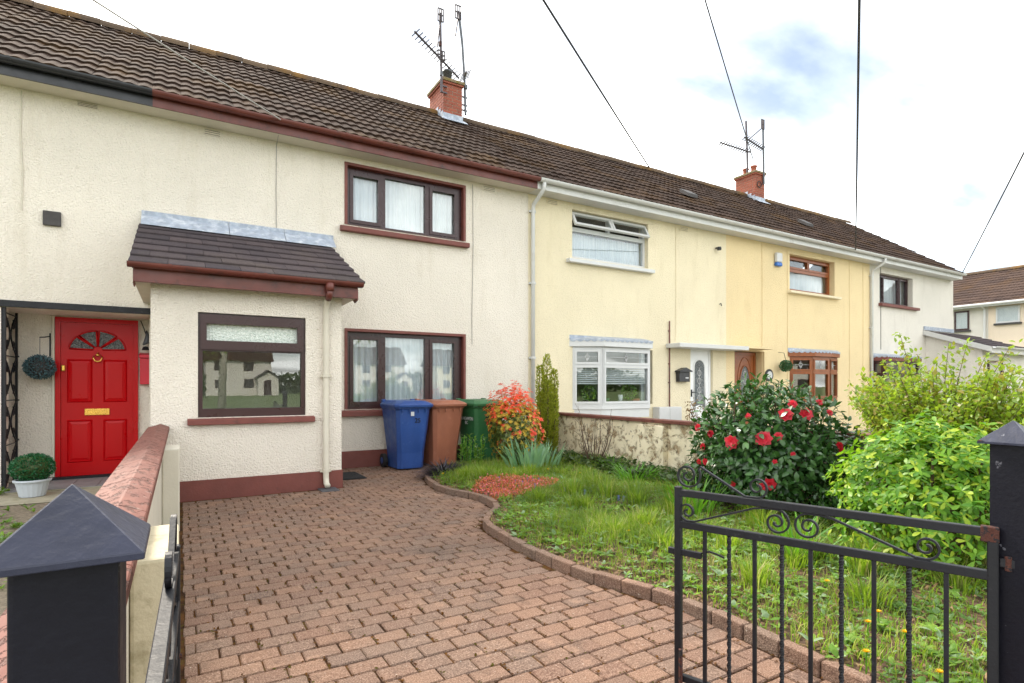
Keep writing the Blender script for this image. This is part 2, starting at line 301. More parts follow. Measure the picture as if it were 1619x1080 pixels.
# ------------------------------------------------------------------ helpers: meshes and objects
class MB:
    def __init__(s): s.v = []; s.f = []
    def add(s, vs_, fs):
        o = len(s.v); s.v.extend(tuple(p) for p in vs_); s.f.extend(tuple(i + o for i in f) for f in fs); return s
    def box(s, x0, x1, y0, y1, z0, z1):
        return s.add([(x0, y0, z0), (x1, y0, z0), (x1, y1, z0), (x0, y1, z0), (x0, y0, z1), (x1, y0, z1), (x1, y1, z1), (x0, y1, z1)],
                     [(0, 3, 2, 1), (4, 5, 6, 7), (0, 1, 5, 4), (1, 2, 6, 5), (2, 3, 7, 6), (3, 0, 4, 7)])
    def extrude(s, poly, vec):
        n = len(poly); vec = Vector(vec); b = [Vector(p) for p in poly]; t = [p + vec for p in b]
        return s.add(b + t, [tuple(range(n - 1, -1, -1)), tuple(range(n, 2 * n))] + [(i, (i + 1) % n, n + (i + 1) % n, n + i) for i in range(n)])
    def obox(s, a, b, wdt, hgt, up=(0, 0, 1)):          # a bar of rectangular section from a to b
        a = Vector(a); b = Vector(b); d = (b - a).normalized(); up = Vector(up)
        sx = d.cross(up); sx = sx.normalized() if sx.length > 1e-5 else Vector((1, 0, 0)); uy = sx.cross(d).normalized()
        q = [a + sx * (wdt / 2 * i) + uy * (hgt / 2 * j) for i, j in ((-1, -1), (1, -1), (1, 1), (-1, 1))]
        return s.extrude(q, b - a)
    def tube(s, pts, r, n=8, cap=True):
        pts = [Vector(p) for p in pts]; m = len(pts); rs = r if isinstance(r, (list, tuple)) else [r] * m
        d0 = (pts[1] - pts[0]).normalized(); ref = Vector((0, 0, 1)) if abs(d0.z) < 0.9 else Vector((1, 0, 0))
        rings = []; nrm = (ref - d0 * ref.dot(d0)).normalized()
        for i, p in enumerate(pts):
            d = (pts[min(i + 1, m - 1)] - pts[max(i - 1, 0)]); d = d.normalized() if d.length > 1e-9 else d0
            nrm = nrm - d * nrm.dot(d); nrm = nrm.normalized() if nrm.length > 1e-6 else d.orthogonal().normalized()
            bn = d.cross(nrm); rings.append([p + (nrm * math.cos(2 * math.pi * k / n) + bn * math.sin(2 * math.pi * k / n)) * rs[i] for k in range(n)])
        vv = [q for ring in rings for q in ring]; ff = [(i * n + k, i * n + (k + 1) % n, (i + 1) * n + (k + 1) % n, (i + 1) * n + k) for i in range(m - 1) for k in range(n)]
        if cap: ff += [tuple(range(n - 1, -1, -1)), tuple((m - 1) * n + k for k in range(n))]
        return s.add(vv, ff)
    def lathe(s, prof, ctr, n=20, cap=True):
        cx, cy, cz = ctr; vv = [(cx + r * math.cos(2 * math.pi * k / n), cy + r * math.sin(2 * math.pi * k / n), cz + z) for r, z in prof for k in range(n)]
        m = len(prof); ff = [(i * n + k, i * n + (k + 1) % n, (i + 1) * n + (k + 1) % n, (i + 1) * n + k) for i in range(m - 1) for k in range(n)]
        if cap: ff += [tuple(range(n - 1, -1, -1)), tuple((m - 1) * n + k for k in range(n))]
        return s.add(vv, ff)
    def leaf(s, p, d, nrm, ln, wd, fold=0.18, curl=0.0):
        d = d.normalized(); sd_ = d.cross(nrm)
        sd_ = sd_.normalized() if sd_.length > 1e-5 else d.orthogonal().normalized(); up = sd_.cross(d)
        a = p; m1 = p + d * ln * 0.5 + up * (curl * ln * 0.3); t = p + d * ln - up * (curl * ln * 0.4)
        l1 = p + d * ln * 0.38 + sd_ * wd * 0.5 + up * wd * fold; r1 = p + d * ln * 0.38 - sd_ * wd * 0.5 + up * wd * fold
        l2 = p + d * ln * 0.72 + sd_ * wd * 0.36 + up * (wd * fold * 0.8 - curl * ln * 0.1); r2 = p + d * ln * 0.72 - sd_ * wd * 0.36 + up * (wd * fold * 0.8 - curl * ln * 0.1)
        return s.add([a, l1, l2, t, r2, r1, m1], [(0, 6, 1), (1, 6, 3, 2), (0, 5, 6), (6, 5, 4, 3)])
    def blade(s, p, d, h, wdt, bend, side):
        q = p + Vector((0, 0, h * 0.55)) + d * bend * 0.35; t = p + Vector((0, 0, h)) * (1 - 0.25 * min(1, bend / max(h, 1e-3))) + d * bend
        return s.add([p - side * wdt, p + side * wdt, q + side * wdt * 0.75, t, q - side * wdt * 0.75], [(0, 1, 2, 4), (4, 2, 3)])
    def mesh(s, name, mats, smooth=False):
        me = bpy.data.meshes.new(name); me.from_pydata([tuple(p) for p in s.v], [], s.f)
        for m_ in (mats if isinstance(mats, (list, tuple)) else [mats]): me.materials.append(MAT[m_] if isinstance(m_, str) else m_)
        if smooth: me.polygons.foreach_set('use_smooth', [True] * len(me.polygons))
        me.update(); return me
    def obj(s, name, mats, parent=None, smooth=False, bevel=0.0, seg=1):
        return link(name, s.mesh(name, mats, smooth), parent, bevel=bevel, seg=seg)

WORLD = {}
def link(name, data, parent=None, mat=None, bevel=0.0, seg=1):
    o = bpy.data.objects.new(name, data); COL.objects.link(o)
    m = mat if mat is not None else Matrix.Identity(4)
    o.matrix_basis = m; WORLD[o.name] = m
    if parent is not None:
        o.parent = parent; o.matrix_parent_inverse = WORLD[parent.name].inverted()
    if bevel:
        b = o.modifiers.new('edge', 'BEVEL'); b.width = bevel; b.segments = seg; b.limit_method = 'ANGLE'; b.angle_limit = R(35)
    return o
def tag(o, label=None, cat=None, group=None, kind=None):
    if label: o['label'] = label
    if cat: o['category'] = cat
    if group: o['group'] = group
    if kind: o['kind'] = kind
    return o
def thing(name, label, cat, loc=(0, 0, 0), group=None):
    return tag(link(name, None, None, Matrix.Translation(loc)), label, cat, group)
def T(x, y, z, rx=0, ry=0, rz=0, s=1.0):
    sv = s if isinstance(s, (tuple, list)) else (s, s, s)
    return Matrix.LocRotScale(Vector((x, y, z)), Euler((rx, ry, rz)), Vector(sv))
rnd = random.uniform
def rvec():
    while True:
        v = Vector((rnd(-1, 1), rnd(-1, 1), rnd(-1, 1)))
        if 0.05 < v.length <= 1: return v.normalized()
def B(x0, x1, y0, y1, z0, z1): return MB().box(x0, x1, y0, y1, z0, z1)

def facade(mb, x0, x1, z0, z1, yf, yb, holes):
    xs = sorted({x0, x1, *[h[0] for h in holes], *[h[1] for h in holes]}); zs = sorted({z0, z1, *[h[2] for h in holes], *[h[3] for h in holes]})
    inh = lambda x, z: any(h[0] < x < h[1] and h[2] < z < h[3] for h in holes)
    for i in range(len(xs) - 1):
        for j in range(len(zs) - 1):
            a, b, d, e = xs[i], xs[i + 1], zs[j], zs[j + 1]
            if inh((a + b) / 2, (d + e) / 2): continue
            mb.add([(a, yf, d), (b, yf, d), (b, yf, e), (a, yf, e)], [(0, 1, 2, 3)])
            mb.add([(a, yb, d), (b, yb, d), (b, yb, e), (a, yb, e)], [(3, 2, 1, 0)])
    for a, b, d, e in holes:
        mb.add([(a, yf, d), (b, yf, d), (b, yf, e), (a, yf, e), (a, yb, d), (b, yb, d), (b, yb, e), (a, yb, e)],
               [(0, 4, 5, 1), (1, 5, 6, 2), (2, 6, 7, 3), (3, 7, 4, 0)])
    return mb

# ------------------------------------------------------------------ ground, street
YF = 8.6
def sheet(name, pts, z, mat, thick=None):
    mb = MB()
    if thick: mb.extrude([(x, y, z - thick) for x, y in pts], (0, 0, thick))
    else: mb.add([(x, y, z) for x, y in pts], [tuple(range(len(pts)))])
    return tag(mb.obj(name, mat), kind='structure')
sheet('ground', [(-900, -900), (900, -900), (900, 900), (-900, 900)], -0.06, 'meadow')
sheet('road', [(-120, -8.5), (160, -8.5), (160, -2.2), (-120, -2.2)], -0.05, 'asphalt')
sheet('pavement', [(-120, -2.2), (160, -2.2), (160, 0.55), (-120, 0.55)], -0.014, 'footpath', 0.09)
sheet('side_street', [(24.5, 0.56), (28.4, 0.56), (28.4, 60), (24.5, 60)], -0.045, 'asphalt')

KERB = [(2.95, 7.32), (2.80, 7.05), (2.68, 6.60), (2.61, 6.14), (2.655, 5.86), (2.745, 5.63), (2.775, 5.39), (2.755, 5.10), (2.68, 4.86),
        (2.46, 4.62), (2.30, 4.42), (2.235, 4.22), (2.21, 4.01), (2.195, 3.81), (2.185, 3.62), (2.18, 3.45), (2.18, 3.24), (2.19, 3.10), (2.205, 2.92), (2.24, 2.74),
        (2.29, 2.58), (2.34, 2.42), (2.375, 2.25), (2.39, 2.08), (2.385, 1.92), (2.37, 1.75), (2.36, 1.55), (2.35, 1.38), (2.34, 1.10), (2.33, 0.62)]
BACK = [(2.33, 0.62), (5.44, 0.62), (5.44, 8.59), (4.72, 8.59), (4.62, 7.62), (3.3, 7.52)]
def kx(y):       # kerb X at a given Y
    for (xa, ya), (xb, yb) in zip(KERB, KERB[1:]):
        if yb <= y <= ya: return xa + (xb - xa) * (y - ya) / (yb - ya)
    return KERB[0][0] if y > KERB[0][1] else KERB[-1][0]
def in_drive(x, y):
    if x < 0.012 or y < 0.56: return False
    if y > 6.985 and x < 1.72: return False
    if y > 8.59: return False
    if y > 7.32: return x < 4.66 and not (x > 3.2 and y < 7.56 and False) and (y > 7.5 or x < 3.2)
    return x < kx(y) - 0.004
drv = sheet('driveway', [(-0.02, 0.56), (2.45, 0.56), (4.9, 5.0), (4.9, 8.6), (-0.02, 8.6)], -0.010, 'joint')

# pavers: tumbled blocks in running bond
def paver_mesh(k):
    bm = bmesh.new(); bmesh.ops.create_cube(bm, size=1.0)
    for v in bm.verts:
        v.co.x *= 0.160; v.co.y *= 0.111; v.co.z *= 0.05
        if v.co.z > 0: v.co.x += rnd(-.003, .003); v.co.y += rnd(-.0025, .0025)
    ed = [e for e in bm.edges if all(v.co.z > 0 for v in e.verts)] + [e for e in bm.edges if abs(e.verts[0].co.z - e.verts[1].co.z) > 0.02]
    bmesh.ops.bevel(bm, geom=ed, offset=0.0055, segments=1, affect='EDGES')
    me = bpy.data.meshes.new('paver'); bm.to_mesh(me); bm.free(); me.materials.append(MAT['paver']); return me
PV = [paver_mesh(k) for k in range(5)]
spots = []
PX, PY = 0.1655, 0.1155
row = 0; y = 0.62
while y < 8.6:
    x = -0.1 + (row % 2) * PX * 0.5 + rnd(-0.012, 0.012)
    while x < 4.9:
        w_, d_ = PX, PY
        crn = [in_drive(x + sx * 0.083, y + sy * 0.056) for sx in (-1, 1) for sy in (-1, 1)]
        if all(crn): spots.append((x, y, 1.0))
        elif in_drive(x, y) or any(crn):            # cut block: shorten in X until it fits
            xs = [x - 0.083 + 0.166 * i / 12 for i in range(13)]
            ok = [q for q in xs if in_drive(q, y - 0.05) and in_drive(q, y + 0.05)]
            if ok and ok[-1] - ok[0] > 0.03: spots.append(((ok[0] + ok[-1]) / 2, y, (ok[-1] - ok[0]) / 0.166))
        x += PX
    y += PY; row += 1
def seen_size(p):
    x, y, s_ = p; dep = x * 0.509 + y * 0.861; lat = x * 0.861 - y * 0.509
    u = lat / dep; v = -CAM_H / dep
    inv = abs(u) < 0.95 and v > -0.56
    return (0 if inv else 1, dep)
spots.sort(key=seen_size)
rest = MB()
for i, (x, y, s_) in enumerate(spots):
    m = T(x + rnd(-.002, .002), y + rnd(-.002, .002), -0.0265 + rnd(-.0018, .0022), rnd(-.012, .012), rnd(-.01, .01), rnd(-.014, .014) + (math.pi if random.random() < .5 else 0), (s_ * rnd(.955, 1.0), rnd(.955, 1.0), 1))
    me = PV[i % 5]
    if i < 300: link('paver', me, drv, m)
    else: rest.add([m @ v.co for v in me.vertices], [tuple(p.vertices) for p in me.polygons])
tag(rest.obj('distant_pavers', 'paver', drv), kind='stuff')

mo = MB()                                      # moss and grit caught in the joints
for (x, y, s_) in spots:
    if random.random() > .62: continue
    jx = x + .083 * s_; n_m = random.choice((3, 5, 8, 14))
    for k in range(n_m):
        if random.random() < .72: p = Vector((jx + rnd(-.008, .008), y + rnd(-.058, .058), -.004 + rnd(0, .006)))
        else: p = Vector((x + rnd(-.08, .08), y + .058 + rnd(-.006, .006), -.004 + rnd(0, .005)))
        if in_drive(p.x, p.y): mo.leaf(p, Vector((rnd(-1, 1), rnd(-1, 1), rnd(-.1, .4))), Vector((0, 0, 1)) + rvec() * .4, rnd(.008, .02), rnd(.006, .014), .2)
MAT['moss'] = leaf_mat('joint_moss', c(92, 58, 32, .6), c(140, 96, 46, .6), 0.9, 0.1, 0.1, c(96, 92, 36, .6))
tag(mo.obj('joint_moss', 'moss', drv), kind='stuff')

# kerb stones along the bed
def resample(pts, step):
    outp = [Vector(pts[0])]; acc = 0.0
    for a, b in zip(pts, pts[1:]):
        a = Vector(a); b = Vector(b); d = (b - a).length; t = step - acc
        while t <= d: outp.append(a + (b - a) * (t / d)); t += step
        acc = d - (t - step)
    return outp
kerb = tag(link('kerb', None, None, Matrix.Translation((2.5, 5, 0))), kind='structure')
ks = resample(KERB, 0.2)
for a, b in zip(ks, ks[1:]):
    d = (b - a).normalized(); n_ = Vector((-d.y, d.x)); n_ = n_ if n_.x > 0 else -n_
    a2, b2 = a + d * 0.003, b - d * 0.003; wd = 0.062; z1 = 0.062 + rnd(-.006, .006)
    o = MB().extrude([(a2.x, a2.y, -0.05), (b2.x, b2.y, -0.05), (b2.x + n_.x * wd, b2.y + n_.y * wd, -0.05), (a2.x + n_.x * wd, a2.y + n_.y * wd, -0.05)], (rnd(-.004, .004), 0, 0.05 + z1))
    o.obj('kerb_stone', 'kerb', kerb, bevel=0.008, seg=2)

# planting bed soil: a gently mounded sheet
def bed_h(x, y):
    e = min(max(0, x - kx(min(max(y, .63), 7.3))) / 0.5, 1.0)
    return 0.03 + 0.055 * e + 0.015 * math.sin(x * 3.1 + y * 1.7) * e
def in_bed(x, y, m=0.03):
    if y < 0.64 or y > 8.58 or x > 5.42: return False
    if y > 7.30: return x > 4.68 or (y < 7.5 and x > 3.05)
    return x > kx(y) + 0.062 + m * 0.3
bed = MB(); idx = {}; st = 0.06
nx, ny = int(3.4 / st), int(8.0 / st)
for j in range(ny):
    for i in range(nx):
        x0, y0 = 2.08 + i * st, 0.6 + j * st
        if not any(in_bed(x0 + dx, y0 + dy, 0) for dx in (0, st) for dy in (0, st)): continue
        q = []
        for dx, dy in ((0, 0), (1, 0), (1, 1), (0, 1)):
            k = (i + dx, j + dy)
            if k not in idx:
                xx, yy = 2.08 + k[0] * st, 0.6 + k[1] * st
                if yy < 7.3 and xx < kx(max(.63, yy)) + 0.03: xx = kx(max(.63, yy)) + 0.03
                idx[k] = len(bed.v); bed.v.append((min(xx, 5.445), min(yy, 8.595), bed_h(xx, yy)))
            q.append(idx[k])
        bed.f.append(tuple(q))
tag(bed.obj('flower_bed', 'soil', None, True), kind='structure')
sheet('neighbour_garden', [(5.6, 0.6), (22.2, 0.6), (22.2, 8.62), (5.6, 8.62)], 0.0, 'footpath')
sheet('neighbour_path', [(-2.6, 7.62), (-0.3, 7.62), (-0.3, 9.4), (-2.6, 9.4)], 0.006, 'concrete')
sheet('neighbour_soil', [(-6.0, 0.6), (-0.3, 0.6), (-0.3, 7.62), (-6.0, 7.62)], 0.0, 'gravel')
# ------------------------------------------------------------------ building parts
def window(parent, x0, x1, z0, z1, yf, fm, lights, depth=0.07, sash=(), sillm=None, sill=None, pane_mat='glass', pmats=None, name='window'):
    o = facade(MB(), x0, x1, z0, z1, yf, yf + depth, [l[:4] for l in lights])
    o.add([(x0, yf, z0), (x1, yf, z0), (x1, yf, z1), (x0, yf, z1), (x0, yf + depth, z0), (x1, yf + depth, z0), (x1, yf + depth, z1), (x0, yf + depth, z1)],
          [(0, 1, 5, 4), (1, 2, 6, 5), (2, 3, 7, 6), (3, 0, 4, 7)])
    win = o.obj(name, fm, parent)
    for i, (a, b, d, e) in enumerate(l[:4] for l in lights):
        pm = pmats[i] if pmats else pane_mat
        B(a - .004, b + .004, yf + depth * .55, yf + depth * .55 + .004, d - .004, e + .004).obj('pane', pm, win)
        if i in sash:
            g = 0.045
            facade(MB(), a - g, b + g, d - g, e + g, yf - 0.016, yf - 0.002, [(a + .006, b - .006, d + .006, e - .006)]).add(
                [(a - g, yf - .016, d - g), (b + g, yf - .016, d - g), (b + g, yf - .016, e + g), (a - g, yf - .016, e + g), (a - g, yf, d - g), (b + g, yf, d - g), (b + g, yf, e + g), (a - g, yf, e + g)],
                [(0, 4, 5, 1), (1, 5, 6, 2), (2, 6, 7, 3), (3, 7, 4, 0)]).obj('sash', fm, win, bevel=0.004)
    if sill:
        a, b, ys, ye, zb, zt = sill
        MB().extrude([(a, ys, zb), (a, ye, zb), (a, ye, zt + .006), (a, ys, zt - .012)], (b - a, 0, 0)).obj('sill', sillm, win, bevel=0.005)
    return win
def curtain(win, x0, x1, z0, z1, y, waves=11, amp=0.02, mat='net'):
    mb = MB(); n = waves * 8; ph = rnd(0, 6); ph2 = rnd(0, 6)
    for i in range(n + 1):
        t = i / n; x = x0 + (x1 - x0) * t
        for z, k in ((z0, 1.25), ((z0 + z1) / 2, 1.0), (z1, 0.7)):
            mb.v.append((x + .006 * math.sin(9 * t + ph), y + amp * k * (math.sin(waves * 2 * math.pi * t + 1.6 * math.sin(5 * t + ph)) + .5 * math.sin(waves * 4.7 * t + ph2)), z))
    for i in range(n):
        for j in range(2): mb.f.append((i * 3 + j, i * 3 + 3 + j, i * 3 + 4 + j, i * 3 + 1 + j))
    return mb.obj('curtain', mat, win, True)

def gutter(parent, x0, x1, y, zt, r, mat, fascia=None, clips=1.0):
    mb = MB(); n = 10; a = [(y - r * math.cos(math.pi * k / n), zt - r * math.sin(math.pi * k / n)) for k in range(n + 1)]
    b = [(y - (r - .005) * math.cos(math.pi * k / n), zt - (r - .005) * math.sin(math.pi * k / n)) for k in range(n, -1, -1)]
    mb.extrude([(x0, p, q) for p, q in a + b], (x1 - x0, 0, 0)); g = mb.obj('gutter', mat, parent)
    x = x0 + 0.35
    while x < x1 - 0.1:
        MB().extrude([(x, y - (r + .006) * math.cos(math.pi * k / n), zt + .004 - (r + .006) * math.sin(math.pi * k / n)) for k in range(n + 1)] +
                     [(x, y - (r + .001) * math.cos(math.pi * k / n), zt + .004 - (r + .001) * math.sin(math.pi * k / n)) for k in range(n, -1, -1)], (0.03, 0, 0)).obj('bracket', mat, g)
        x += clips
    return g
def pipe(parent, pts, r, mat, collars=(), name='downpipe'):
    p = MB().tube(pts, r, 14).obj(name, mat, parent, True)
    for (x, y, z) in collars:
        MB().lathe([(r + .009, -.02), (r + .009, .02)], (x, y, z), 14).box(x - r - .03, x + r + .03, y + r * .2, y + r + .012, z - .018, z + .018).obj('pipe_bracket', mat, p)
    return p

TILE_W, GAUGE, RA = 0.30, 0.344, math.atan2(7.44 - 4.885, 11.9 - 8.2)
def tile_mesh():
    mb = MB(); n = 12; Lg = 0.41
    for yy, dz in ((0.0, 0.0), (Lg, 0.0)):
        for i in range(n + 1):
            x = TILE_W * i / n; mb.v.append((x, yy, 0.016 * (0.5 - 0.5 * math.cos(2 * math.pi * x / 0.15)) ** 0.8 + dz))
    for i in range(n + 1):
        x = TILE_W * i / n; mb.v.append((x, 0.004, 0.016 * (0.5 - 0.5 * math.cos(2 * math.pi * x / 0.15)) ** 0.8 - 0.028))
    m = n + 1
    mb.f += [(i, i + 1, m + i + 1, m + i) for i in range(n)] + [(2 * m + i, 2 * m + i + 1, i + 1, i) for i in range(n)]
    return mb.mesh('roof_tile', 'roof_tile')
TILE = tile_mesh()
def ridge_mesh():
    mb = MB(); n = 8; r0 = 0.125
    for x in (0, 0.445):
        for rr in (r0, r0 - .016):
            for k in range(n + 1):
                a = R(-8) + (math.pi + R(16)) * k / n; mb.v.append((x, -rr * math.cos(a), rr * math.sin(a) - 0.03))
    m = n + 1
    for k in range(n): mb.f += [(k, k + 1, 2 * m + k + 1, 2 * m + k), (k, m + k, m + k + 1, k + 1), (2 * m + k, 2 * m + k + 1, 3 * m + k + 1, 3 * m + k)]
    return mb.mesh('ridge_tile', 'ridge_tile')
RIDGE = ridge_mesh()
def roof(parent, x0, x1, single_from=-99, singles=True):
    mb = MB(); ov = 0.03
    for sgn, ye in ((1, 8.2), (-1, 15.6)):
        mb.extrude([(x0, ye + sgn * .115, 4.964 - .035), (x0, 11.9, 7.44 - .035), (x0, 11.9, 7.44 - .16), (x0, ye + sgn * .115, 4.964 - .085)], (x1 - x0, 0, 0))
    rf = mb.obj('roof', 'slate_dark', parent)
    cs, sn = math.cos(RA), math.sin(RA); rest = MB(); nrm = Vector((0, -sn, cs))
    nt_ = round((x1 - x0) / TILE_W); tw = (x1 - x0) / nt_
    for k in range(13):
        s0 = k * GAUGE - 0.015
        for i in range(nt_):
            p = Vector((x0 + i * tw, 8.2 + s0 * cs, 4.885 + s0 * sn)) + nrm * (0.018 + rnd(-.004, .006))
            m = T(p.x, p.y, p.z, RA - 0.072 + rnd(-.009, .009), rnd(-.004, .004), rnd(-.004, .004), (tw / TILE_W, 1, 1))
            if singles and p.x + tw > single_from: link('roof_tile', TILE, rf, m)
            else: rest.add([m @ v.co for v in TILE.vertices], [tuple(q.vertices) for q in TILE.polygons])
    if rest.v: tag(rest.obj('distant_roof_tiles', 'roof_tile', rf), kind='stuff')
    nr = round((x1 - x0) / 0.45); rw = (x1 - x0) / nr
    for i in range(nr): link('ridge_tile', RIDGE, rf, T(x0 + i * rw, 11.9, 7.435 + rnd(-.008, .008), 0, rnd(-.008, .008), rnd(-.01, .01), (rw / 0.45, 1, 1)))
    return rf

def shell(parent, x0, x1, mat, holes, gable=(False, False)):
    mb = facade(MB(), x0, x1, -0.05, 4.86, YF, YF + 0.28, holes)
    mb.box(x0, x1, 14.9, 15.15, -0.05, 4.86)
    for x, g in ((x0, gable[0]), (x1, gable[1])):
        a, b = (x, x + .2) if x == x0 else (x - .2, x)
        if g:
            mb.extrude([(a, YF + .28, -.05), (a, 14.9, -.05), (a, 14.9, 4.86), (a, 11.9, 7.2), (a, YF + .28, 4.86)], (.2, 0, 0))
        else:
            a, b = (x + .02, x + .06) if x == x0 else (x - .06, x - .02)
            mb.box(a, b, YF + .28, 14.9, -.05, 4.9)
    return mb.obj('wall', mat, parent)

def soffit(parent, x0, x1, fm, sm):
    B(x0, x1, 8.285, 8.31, 4.72, 4.872).obj('fascia', fm, parent)
    B(x0, x1, 8.312, 8.597, 4.722, 4.735).obj('soffit', sm, parent)

def vent(parent, x0, x1, z0, z1, y=YF, mat='cream'):
    v = B(x0, x1, y - .012, y - .001, z0, z1).obj('air_vent', mat, parent)
    n = 3
    for i in range(n):
        zz_ = z0 + (z1 - z0) * (i + .5) / n
        B(x0 + .012, x1 - .012, y - .0165, y - .0122, zz_ - .002, zz_ + .002).obj('slot', 'bark', v)

def chimney(parent, x0, x1, y0, y1, zt, roofz):
    core = B(x0 + .006, x1 - .006, y0 + .006, y1 - .006, roofz - .4, zt - .12).obj('chimney', 'mortar', parent)
    bh, n = 0.075, int((zt - .12 - (roofz - .25)) / 0.075)
    bl = 0.225; jo = 0.011
    for k in range(n):
        z0 = zt - .12 - (k + 1) * bh
        for fy, (ya, yb) in enumerate(((y0, y0 + .1), )):
            xs = [x0] + [x0 + (bl * .5 if k % 2 else 0) + bl * i for i in range(0 if k % 2 else 1, 4)] + [x1]
            xs = sorted({round(q, 4) for q in xs if x0 <= q <= x1}); xs = [q for i, q in enumerate(xs) if i == 0 or q - xs[i - 1] > .05]; xs[-1] = x1
            for a, b in zip(xs, xs[1:]): B(a + (jo / 2 if a > x0 else 0), b - (jo / 2 if b < x1 else 0), ya, yb, z0 + jo, z0 + bh).obj('brick', 'brick', core)
        for xa, xb in ((x0, x0 + .1), (x1 - .1, x1)):
            ys = [y0 + .1 + jo] + [y0 + (0.1 if k % 2 else 0.212) + bl * i for i in range(1, 5)]
            ys = [q for q in ys if q < y1 - .06] + [y1]
            for a, b in zip(ys, ys[1:]): B(xa, xb, a, b - jo, z0 + jo, z0 + bh).obj('brick', 'brick', core)
    B(x0 - .03, x1 + .03, y0 - .03, y1 + .03, zt - .12, zt - .075).obj('corbel', 'brick', core, bevel=.006)
    MB().extrude([(x0 - .05, y0 - .05, zt - .075), (x1 + .05, y0 - .05, zt - .075), (x1 + .05, y1 + .05, zt - .075), (x0 - .05, y1 + .05, zt - .075)], (0, 0, .07)).obj('chimney_cap', 'stone_cap', core, bevel=.012, seg=2)
    zf = 4.885 + (y0 - 8.2) * math.tan(RA)
    MB().box(x0 - .015, x1 + .015, y0 - .012, y0 - .002, zf - .02, zf + .16).extrude([(x0 - .06, y0 - .012, zf + .05), (x0 - .06, y0 - .19, zf - .075), (x0 - .06, y0 - .19, zf - .068), (x0 - .06, y0 - .012, zf + .06)], (x1 - x0 + .12, 0, 0)).obj('lead_flashing', 'lead', core)
    st_ = MB()
    for i in range(3):
        ya = y0 + .01 + i * .13; zz_ = 4.885 + (ya - 8.2) * math.tan(RA)
        st_.box(x0 - .012, x0 - .001, ya, ya + .127, zz_ - .05, zz_ + .2)
    st_.obj('step_flashing', 'lead', core)
    return core

def scroll(cx, cz, r0, turns, a0, sgn=1, n=26, rend=0.25):
    return [(cx + (r0 * (1 - (1 - rend) * i / n)) * math.cos(a0 + sgn * turns * 2 * math.pi * i / n), cz + (r0 * (1 - (1 - rend) * i / n)) * math.sin(a0 + sgn * turns * 2 * math.pi * i / n)) for i in range(n + 1)]

# ------------------------------------------------------------------ house with the red door
XA, XB, XC, XD, XE, XF = -6.0, -0.295, 5.426, 10.807, 16.966, 22.149
h = thing('terraced_house', 'cream roughcast house with glossy red panelled front door and black gutter', 'house', (-3.1, YF, 0), 'terraced houses in the row')
shell(h, XA, XB, 'cream', [(-1.775, -0.33, -0.05, 2.155), (-4.9, -3.1, 3.69, 4.63), (-4.9, -3.1, 0.88, 2.1)], (True, False))
for z0, z1 in ((3.69, 4.63), (0.88, 2.1)):
    wn = window(h, -4.9, -3.1, z0, z1, 8.68, 'brown_frame', [(-4.83, -4.05, z0 + .07, z1 - .07), (-3.95, -3.17, z0 + .07, z1 - .07)], sillm='brown_paint', sill=(-4.96, -3.04, 8.53, 8.68, z0 - .09, z0))
    curtain(wn, -4.88, -3.12, z0 + .02, z1 - .02, 8.85)
roof(h, XA, XB, -2.75)
soffit(h, XA, XB, 'black_gutter', 'smooth_cream'); gutter(h, XA, XB, 8.228, 4.885, .06, 'black_gutter')
B(-1.86, -0.30, 8.575, 8.62, 2.157, 2.236).obj('lintel', 'black_iron', h, bevel=.004)
rw = MB()                                       # porch recess behind the opening
rw.box(-1.9, -0.2, 9.30, 9.42, -.05, 2.3); rw.box(-1.95, -0.2, 8.881, 9.30, 2.156, 2.3); rw.box(-0.329, -0.23, 8.881, 9.30, -.05, 2.156)
rw.obj('recess_wall', 'cream', h)
B(-2.05, -1.95, 8.881, 9.42, -.05, 2.3).obj('recess_end_wall', 'cream', h)
B(-1.425, -1.40, 9.255, 9.299, 0.02, 2.150).obj('door_reveal', 'smooth_cream', h)
# red door
dx0, dx1, dy = -1.395, -0.500, 9.262
df = facade(MB(), dx0, dx1, 0.04, 2.135, dy, 9.299, [(dx0 + .055, dx1 - .055, 0.05, 2.075)]).add([(dx0, dy, .04), (dx0, 9.299, .04), (dx0, 9.299, 2.135), (dx0, dy, 2.135), (dx1, dy, .04), (dx1, 9.299, .04), (dx1, 9.299, 2.135), (dx1, dy, 2.135)], [(0, 3, 2, 1), (4, 5, 6, 7), (3, 7, 6, 2)])
door = df.obj('door', 'red_door', h); door['label'] = 'glossy red panelled front door with fanlight'
lx0, lx1 = dx0 + .057, dx1 - .057
B(lx0, lx1, 9.282, 9.298, 0.052, 2.073).obj('door_leaf', 'red_door', door)
fy = 9.2815; fcx, fcz, fr = (lx0 + lx1) / 2, 1.705, 0.315
for k in range(4):
    a0, a1 = math.pi * k / 4 + .05, math.pi * (k + 1) / 4 - .05; vv = []
    for i in range(9):
        a = a0 + (a1 - a0) * i / 8; vv.append((fcx + fr * .97 * math.cos(a), fcz + .265 * .97 * math.sin(a) + .01))
    vv += [(fcx + .055 * math.cos(a1), fcz + .05 * math.sin(a1) + .012), (fcx + .055 * math.cos(a0), fcz + .05 * math.sin(a0) + .012)]
    MB().extrude([(x, fy - .004, z) for x, z in vv], (0, .003, 0)).obj('fanlight_pane', 'obscure', door)
    vv.append(vv[0]); MB().tube([(x, fy - .006, z) for x, z in vv], .011, 6).obj('fanlight_moulding', 'red_door', door, True)
